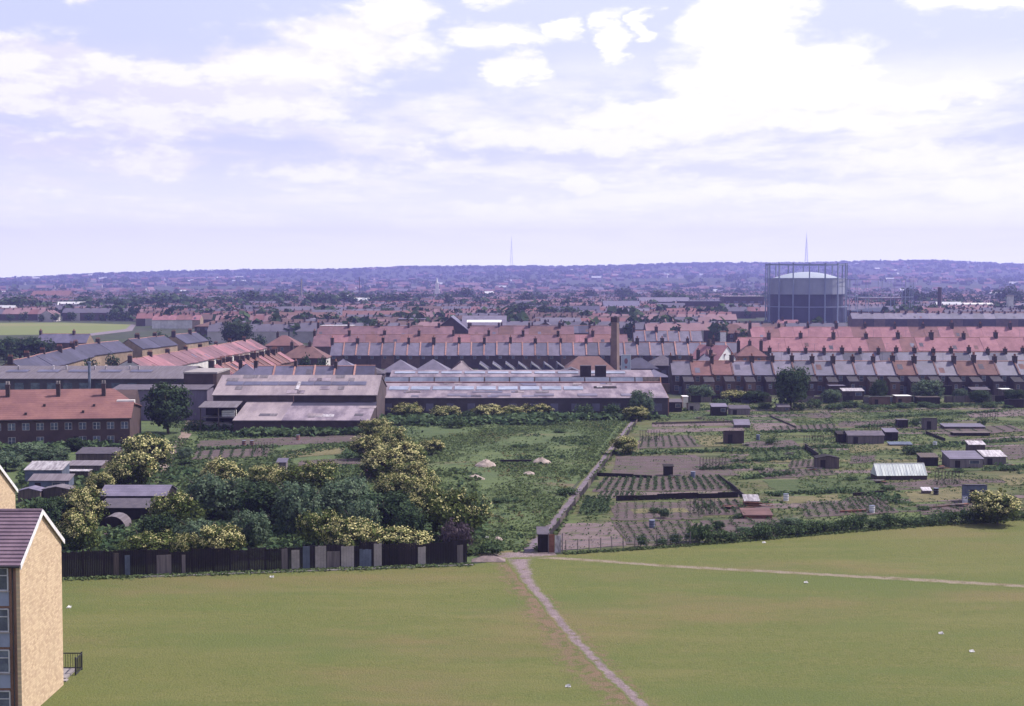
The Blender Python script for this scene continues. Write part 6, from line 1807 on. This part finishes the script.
for k in range(5000):
    y = 640 + 1900 * rn.random() ** .8; x = rn.uniform(-.56, .56) * y
    if not free(x, y): continue
    h = rn.uniform(5, 13); far_tree(x, y, 0, h, h * rn.uniform(.38, .55), 24)
for k in range(5200):
    y = 2500 + 4500 * rn.random() ** .8; x = rn.uniform(-.52, .52) * y
    s = math.sin(x / 310 + y / 260 + 1) + math.sin(x / 130 - y / 400) + rn.normal(0, .5)
    if s < -.5 and y < 5000: continue
    h = rn.uniform(8, 15); far_tree(x, y, terrain(x, y) - 1, h, h * rn.uniform(.6, 1.1), 14)
for k in range(2600):   # wooded crest
    y = rn.uniform(6300, 7050); x = rn.uniform(-.5, .5) * y
    h = rn.uniform(8, 17); far_tree(x, y, terrain(x, y) - 1.5, h, h * rn.uniform(.6, 1.1), 12)
me = bpy.data.meshes.new('distant_trees')
me.from_pydata(TV, [], TF); me.materials.append(LEAF['broad'])
a = me.attributes.new('tone', 'FLOAT', 'FACE'); a.data.foreach_set('value', TT); me.update()
tag(link('distant_trees', me), kind='stuff')
# ------------------------------------------------------------------ allotment beds and crops
soil = groundmat('dug_soil', [((.108, .080, .086), .25, .42, .6, (.6, 2)), ((.080, .060, .058), 1.1, .5, .7, (1, 1)), ((.062, .076, .034), .55, .50, .66, (.7, 2))], (.088, .064, .071), bump=.5, bscale=3)
soil_pale = groundmat('dry_soil', [((.160, .120, .126), .3, .42, .6, (.6, 2)), ((.13, .098, .097), 1.3, .52, .7, (1, 1)), ((.080, .090, .042), .6, .53, .69, (.7, 2))], (.130, .096, .104), bump=.5, bscale=3)
green_bed = groundmat('green_bed', [((.048, .072, .032), .3, .42, .6, (.6, 2)), ((.10, .104, .052), 1.1, .55, .7, (1, 2))], (.066, .086, .038), bump=.6, bscale=2.5)
straw_bed = groundmat('straw_bed', [((.155, .135, .075), .3, .42, .6, (.6, 2)), ((.08, .082, .042), 1.1, .5, .68, (1, 2))], (.125, .112, .062), bump=.6, bscale=2.5)
BEDM = {'s': soil, 'p': soil_pale, 'g': green_bed, 'y': straw_bed}
# quads on the ground (far-left, far-right, near-right, near-left in the photo), surface, crop rows, crop height
BEDS = [
    ('s', [(616, 457), (694, 455), (742, 476), (612, 477)], 0, 0),
    ('s', [(604, 478.5), (720, 476.5), (735, 491), (592, 492)], 17, .5),
    ('p', [(640, 492.5), (736, 491.5), (741, 497), (641, 499)], 0, 0),
    ('p', [(600, 492.5), (636, 492.5), (634, 498), (596, 499)], 7, .45),
    ('g', [(586, 499), (612, 498.5), (609, 514), (577, 516)], 5, .7),
    ('s', [(614, 503.5), (700, 501.5), (704, 519.5), (612, 521)], 10, .22),
    ('s', [(690, 502), (738, 500.8), (749, 515), (700, 516)], 6, .5),
    ('p', [(562, 524), (610, 522.5), (626, 546), (556, 551)], 0, 0),
    ('s', [(612, 523), (690, 521), (700, 541), (628, 545)], 9, .3),
    ('s', [(700, 521), (775, 518), (800, 531), (712, 538)], 4, .4),
    ('g', [(655, 413.5), (722, 412.5), (738, 419), (654, 420)], 0, 0),
    ('p', [(653, 423), (730, 422), (734, 425.5), (652, 427)], 0, 0),
    ('p', [(648, 429.5), (742, 427.5), (745, 431), (647, 433)], 0, 0),
    ('s', [(640, 437), (690, 435), (700, 447), (636, 449)], 8, .3),
    ('y', [(694, 436), (722, 435), (726, 446), (704, 447)], 0, 0),
    ('p', [(748, 416), (786, 414.5), (800, 430), (756, 431)], 0, 0),
    ('s', [(768, 415), (830, 413), (833, 418), (773, 419)], 0, 0),
    ('s', [(746, 442), (792, 440), (800, 446), (750, 449)], 0, 0),
    ('g', [(748, 452), (835, 449), (838, 455), (752, 459)], 8, .4),
    ('s', [(758, 471), (832, 468), (836, 475), (764, 479)], 12, .3),
    ('g', [(764, 481), (880, 476), (886, 490), (778, 494)], 0, 0),
    ('s', [(838, 423), (900, 419), (902, 424), (840, 427)], 0, 0),
    ('y', [(848, 446), (905, 443), (908, 449), (850, 453)], 0, 0),
    ('s', [(852, 456), (876, 455), (874, 462), (850, 464)], 0, 0),
    ('s', [(844, 498), (878, 496), (898, 513), (856, 516)], 7, .35),
    ('s', [(880, 484), (950, 479), (966, 486), (888, 491)], 0, 0),
    ('y', [(905, 492), (962, 488), (968, 499), (912, 503)], 0, 0),
    ('s', [(915, 505), (985, 500), (990, 510), (922, 515)], 0, 0),
    ('s', [(936, 430), (1010, 425), (1024, 431), (950, 437)], 6, .3),
    ('p', [(960, 440), (1030, 436), (1034, 440), (964, 445)], 0, 0),
    ('s', [(1000, 448), (1060, 444), (1066, 454), (1008, 460)], 0, 0),
    ('g', [(860, 414), (960, 410), (970, 415), (866, 419)], 0, 0),
    ('p', [(966, 412), (1040, 409), (1050, 415), (972, 418)], 0, 0),
    ('y', [(1000, 476), (1060, 472), (1070, 482), (1006, 486)], 0, 0),
    ('s', [(800, 505), (842, 502), (852, 515), (806, 519)], 5, .35),
    ('y', [(780, 498), (838, 495), (842, 501), (786, 504)], 0, 0),
    ('s', [(770, 427), (836, 424), (838, 429), (774, 433)], 10, .3),
    ('y', [(610, 450), (640, 449), (636, 455), (606, 456)], 0, 0),
    ('s', [(700, 460), (745, 457), (750, 462), (706, 466)], 0, 0),
    ('s', [(790, 461), (818, 459), (816, 467), (788, 469)], 5, .3),
    # left allotments
    ('s', [(200, 441), (372, 434), (368, 442), (196, 449)], 0, 0),
    ('g', [(205, 430), (350, 426), (352, 432), (202, 437)], 14, .35),
    ('y', [(282, 451), (345, 447), (342, 454), (280, 459)], 0, 0),
    ('s', [(196, 451), (270, 448), (268, 457), (192, 460)], 7, .4),
    ('s', [(300, 461), (365, 458), (362, 464), (298, 468)], 0, 0),
    ('g', [(215, 462), (262, 460), (260, 470), (210, 472)], 0, 0)]
rb = random.Random(77)
for i in range(78):     # the many narrow strips between the larger beds
    for _ in range(40):
        y = rb.uniform(165, 322); x = rb.uniform(8, 118)
        if x > 10 + (y - 151) * .176 and y > 160 + (x - 5) * .40 and x < y * .40: break
    px, py = 512 + FPX * x / (y * CP + CAM_H * SP), HORIZON + CAM_H * FPX / y
    L = rb.uniform(7, 20); Wd_ = rb.uniform(1.4, 3.6); sl = rb.uniform(.02, .14)
    k = rb.choice('gggyyssp')
    BEDS.append((k, [(x, y + Wd_), (x + L, y + Wd_ + L * sl), (x + L + .4, y + L * sl), (x + .2, y)], rb.choice((0, 0, 6, 9)) if L > 9 else 0, rb.uniform(.2, .4), 1))
def inquad(x, y, q):
    for i in range(4):
        a, b_ = q[i], q[(i + 1) % 4]
        if (b_[0] - a[0]) * (y - a[1]) - (b_[1] - a[1]) * (x - a[0]) > 0: return False
    return True
quads = []
cb = MB(); rc = random.Random(9)
for i, (k, q, rows_, h, *own) in enumerate(BEDS):
    P = q if own else [G(*v) for v in q]
    quads.append((k, P))
    b = MB(); z = (.014 + .0004 * i) if own else .05 + .004 * (i % 5)
    def lerp(u, v):
        A = [P[0][j] + (P[1][j] - P[0][j]) * u for j in (0, 1)]; B = [P[3][j] + (P[2][j] - P[3][j]) * u for j in (0, 1)]
        return A[0] + (B[0] - A[0]) * v, A[1] + (B[1] - A[1]) * v
    # slightly uneven outline
    ring = []
    for (u0, v0), (u1, v1) in (((0, 0), (1, 0)), ((1, 0), (1, 1)), ((1, 1), (0, 1)), ((0, 1), (0, 0))):
        for s in range(8):
            t = s / 8
            x, y = lerp(u0 + (u1 - u0) * t, v0 + (v1 - v0) * t)
            ring.append((x + rc.uniform(-.25, .25), y + rc.uniform(-.3, .3), z))
    b.face(ring[::-1])
    tag(b.build('soil_bed' if k in 'sp' else 'grass_bed', BEDM[k]), kind='structure')
    if k in 'sp' and not rows_:     # faint ridges of weeds and seedlings
        for j in range(int(60)):
            x, y = lerp(rc.random(), rc.random())
            for m in range(3): leaf_quad(cb, (x + rc.gauss(0, .25), y + rc.gauss(0, .25), z + .1), (rc.gauss(0, .5), rc.gauss(0, .5), 1), .16, rc, rc.random())
    for r_ in range(rows_):
        u = (r_ + .5) / rows_
        a, c = lerp(u, .04), lerp(u, .96)
        n = max(3, int(math.hypot(c[0] - a[0], c[1] - a[1]) / .38))
        for j in range(n):
            if rc.random() < .1: continue
            t = j / n
            x, y = a[0] + (c[0] - a[0]) * t, a[1] + (c[1] - a[1]) * t
            tone = rc.random()
            for m in range(6):
                leaf_quad(cb, (x + rc.gauss(0, .13), y + rc.gauss(0, .13), z + h * rc.uniform(.15, .7)), (rc.gauss(0, .7), rc.gauss(0, .7), .8), h * .34, rc, min(1, max(0, tone * .6 + .2 + rc.uniform(-.2, .2))))
tag(cb.build('crops', LEAF['crop'], tone=True), kind='stuff')

# low dark plank edges and dividing hedges
def edge(name, p, q, h, th, mat, label, cat, group=None):
    A, B = G(*p), G(*q); d = Vector((B[0] - A[0], B[1] - A[1]))
    b = MB(); n = max(1, int(d.length / 2.4)); a = math.atan2(d.y, d.x)
    for i in range(n):
        t = (i + .5) / n
        b.obox(d.x * t, d.y * t, 0, d.length / n - .03, th, h * RND.uniform(.85, 1.1), a)
    tag(b.build(name, MT[mat], loc=(A[0], A[1], 0)), label, cat, group)
ge = 'plank edgings of the allotment beds'
edge('plank_edging', (616, 501), (738, 497.5), .75, .12, 'timber_dark', 'long dark plank edging across the front plots, under the pale strip', 'edging', ge)
edge('plank_edging', (597, 476), (652, 478.5), .5, .12, 'timber_dark', 'dark plank edging above the cabbage rows’ left part', 'edging', ge)
edge('plank_edging', (719, 478), (744, 498), .6, .12, 'timber_dark', 'dark diagonal planks falling to the blotched white roof', 'edging', ge)
edge('plank_edging', (652, 424.5), (734, 422.8), .45, .12, 'timber', 'dark plank edging near the gardens, left of the sloping pale lid', 'edging', ge)
edge('plank_edging', (770, 417), (796, 428), .4, .12, 'timber', 'thin dark diagonal edging left of the middle allotments', 'edging', ge)
edge('plank_edging', (926, 434), (945, 441), .6, .15, 'timber_dark', 'dark plank edging of the far right bed', 'edging', ge)
edge('plank_edging', (853, 496), (884, 494), .45, .15, 'timber_dark', 'dark plank edging of the plot in front of the greenhouse', 'edging', ge)
edge('plank_edging', (805, 449), (818, 458), .9, .2, 'timber_dark', 'dark leaning planks behind the dark blue-grey shed', 'edging', ge)
edge('plank_edging', (926, 509), (968, 505), .3, .3, 'brick', 'red brick edging beside the tall blue-grey shed', 'edging', ge)
edge('plank_edging', (840, 513), (866, 512), .3, .25, 'rust', 'rusty edging just behind the field hedge', 'edging', ge)

def hedge_region(lines):
    tot = []
    for p, q, wd in lines:
        A, B = G(*p), G(*q); tot.append((A, B, wd, math.hypot(A[0] - B[0], A[1] - B[1])))
    S = sum(t[3] for t in tot)
    def f(r):
        k = r.uniform(0, S)
        for A, B, wd, l in tot:
            if k <= l: break
            k -= l
        t = k / l
        return A[0] + (B[0] - A[0]) * t + r.gauss(0, wd), A[1] + (B[1] - A[1]) * t + r.gauss(0, wd)
    return f
rs = random.Random(21)
# dividing rows of currant bushes and rank growth on the allotments
scatter('undergrowth', 4600, hedge_region([((612, 455), (730, 451), .7), ((730, 452), (846, 447), .7), ((735, 462), (800, 459), .5), ((760, 433), (838, 431), .6), ((860, 428), (950, 421), .5), ((905, 451), (950, 446), .8),
        ((880, 418), (1000, 412), .6), ((940, 446), (1024, 440), .7), ((745, 479), (790, 474), .6), ((700, 470), (745, 468), .6), ((770, 495), (850, 492), .6), ((826, 408), (930, 406), .9), ((930, 407), (1024, 403), .9), ((686, 411), (770, 408), .6),
        ((990, 470), (1060, 465), .9), ((870, 493), (905, 505), .9), ((200, 438), (370, 433), .5), ((196, 450), (280, 447), .5), ((345, 458), (372, 440), .8), ((280, 473), (360, 467), .9), ((200, 425), (360, 421), .7)]), LEAF['bush'], .38, rs, 1.6, blades=4)
# rank grass on the waste ground
WP = [(-40, 150), (0, 151.5), (4, 172), (9, 206), (14.5, 240), (22, 289), (30, 298), (-27, 298), (-27, 262), (-12, 215), (-6, 160)]
def inpoly(x, y, P):
    c = False; j = len(P) - 1
    for i in range(len(P)):
        if (P[i][1] > y) != (P[j][1] > y) and x < (P[j][0] - P[i][0]) * (y - P[i][1]) / (P[j][1] - P[i][1]) + P[i][0]: c = not c
        j = i
    return c
def waste(r):
    while True:
        x, y = r.uniform(-42, 31), r.uniform(147, 299)
        if inpoly(x, y, WP): return x, y
def patchy(s, thr):
    return lambda x, y: noise.noise(Vector((x / s, y / (s * 1.7), s))) < thr
scatter('rough_grass', 30000, waste, LEAF['grass'], .26, rs, 1.0, soft=11, blades=3)
scatter('weeds', 3600, waste, LEAF['bush'], .36, rs, 1.3, avoid=patchy(14, .0), soft=9, blades=4)
scatter('dry_grass', 3500, waste, LEAF['straw'], .28, rs, .8, avoid=patchy(11, .1), soft=7, blades=3)
def allot(r):
    while True:
        y = r.uniform(152, 340); x = r.uniform(3, 130)
        if x > 2.9 + (y - 151) * .176 + 2 and y > 152 + (x - 5) * .38 and x < y * .42: return x, y
def notbed(x, y):
    return any(k in 'sp' and inquad(x, y, P) for k, P in quads) or noise.noise(Vector((x / 7, y / 13, 3))) < -.15
scatter('rough_grass', 24000, allot, LEAF['grass'], .24, rs, .9, avoid=notbed, blades=3)
scatter('weeds', 5200, allot, LEAF['bush'], .28, rs, 1.2, avoid=lambda x, y: notbed(x, y) or noise.noise(Vector((x / 10, y / 16, 9))) < .12, blades=4)
def leftal(r):
    while True:
        px, py = r.uniform(170, 375), r.uniform(418, 480)
        return G(px, py)
scatter('weeds', 4500, leftal, LEAF['bush'], .3, rs, 1.1, avoid=notbed, blades=4)
scatter('rough_grass', 4000, leftal, LEAF['grass'], .38, rs, .9, avoid=notbed, blades=3)
# long grass left standing along the fence foot and path edges
def fencefoot(r):
    t = r.random()
    return -60 + 56 * t, 134.0 + 10.2 * t - abs(r.gauss(0, .45)) - .2
scatter('rough_grass', 2600, fencefoot, LEAF['grass'], .22, rs, 1.0, blades=3)
def hedgefoot(r):
    x0, y0 = G(r.uniform(560, 1040), 540)
    k = r.random() * (len(REDGE) - 3)
    P = REDGE[::-1]; i = int(k); t = k - i
    return P[i][0] + (P[i + 1][0] - P[i][0]) * t, P[i][1] + (P[i + 1][1] - P[i][1]) * t - abs(r.gauss(0, .35)) + .3
scatter('rough_grass', 2400, hedgefoot, LEAF['grass'], .22, rs, 1.0, blades=3)

# scrub under and between the trees behind the fence, and at the foot of the works walls
def behind(r):
    while True:
        px, py = r.uniform(20, 480), r.uniform(470, 560)
        x, y = G(px, py)
        if y < 132.5 + (x + 75) * .183 + 3: continue
        if inquad(x, y, [G(150, 553), G(152, 536), G(100, 532), G(92, 553)]) : continue
        return x, y
scatter('undergrowth', 8500, behind, LEAF['bush'], .55, rs, 1.7, blades=5, soft=30)
scatter('undergrowth', 5200, behind, LEAF['grass'], .5, rs, 1.2, blades=4)
scatter('undergrowth', 2600, hedge_region([((385, 421), (652, 419), 1.6), ((240, 436), (378, 434), 1.2), ((196, 430), (236, 430), .9), ((386, 424), (560, 423), 2.2), ((120, 446), (150, 440), 1.2), ((10, 452), (120, 447), 1.4)]), LEAF['bush'], .75, rs, 2.2, blades=6)

# verge growth leaning over the lane
def verge(r):
    k = r.random() * (len(LANE) - 2); i = int(k); t = k - i
    x = LANE[i][0] + (LANE[i + 1][0] - LANE[i][0]) * t; y = LANE[i][1] + (LANE[i + 1][1] - LANE[i][1]) * t
    return x + r.choice((-1, -1, 1)) * (.75 + abs(r.gauss(0, .35))), y
scatter('verge_grass', 2600, verge, LEAF['grass'], .32, rs, 1.3, blades=3, soft=6)
# bean canes on the allotments
for k, (px, py, n, lb) in enumerate([(700, 470, 9, 'row of bean canes behind the cabbage plot'), (804, 447, 8, 'row of bean canes near the leaning planks'), (872, 433, 7, 'bean canes behind the long grey shed'), (640, 441, 8, 'bean canes on the plot beside the lane'),
                                      (935, 485, 8, 'bean canes on the dug strip left of the tall blue-grey shed'), (980, 421, 8, 'bean canes on the far right bed'), (690, 514, 7, 'bean canes on the front plots'), (250, 455, 9, 'bean canes on the left allotments')]):
    x, y = G(px, py)
    o = thing('bean_canes', lb, 'bean canes', (x, y, 0), rs.uniform(-.2, .5), 'bean canes on the allotments')
    b = MB()
    for i in range(n):
        b.tube((i * .5, -.35, 0), (i * .5 + .05, .06, 2.0), .028, n=4); b.tube((i * .5, .35, 0), (i * .5 - .05, -.06, 2.0), .028, n=4)
    b.tube((0, 0, 1.85), (n * .5 - .5, 0, 1.85), .025, n=4); b.build('canes', MT['timber'], o)
    b = MB()
    for i in range(n * 9): leaf_quad(b, (rs.uniform(0, n * .5 - .5), rs.gauss(0, .16), rs.uniform(.1, 1.2)), (rs.gauss(0, 1), rs.gauss(0, 1), .4), .16, rs, rs.random())
    b.build('vine', LEAF['crop'], o, tone=True)
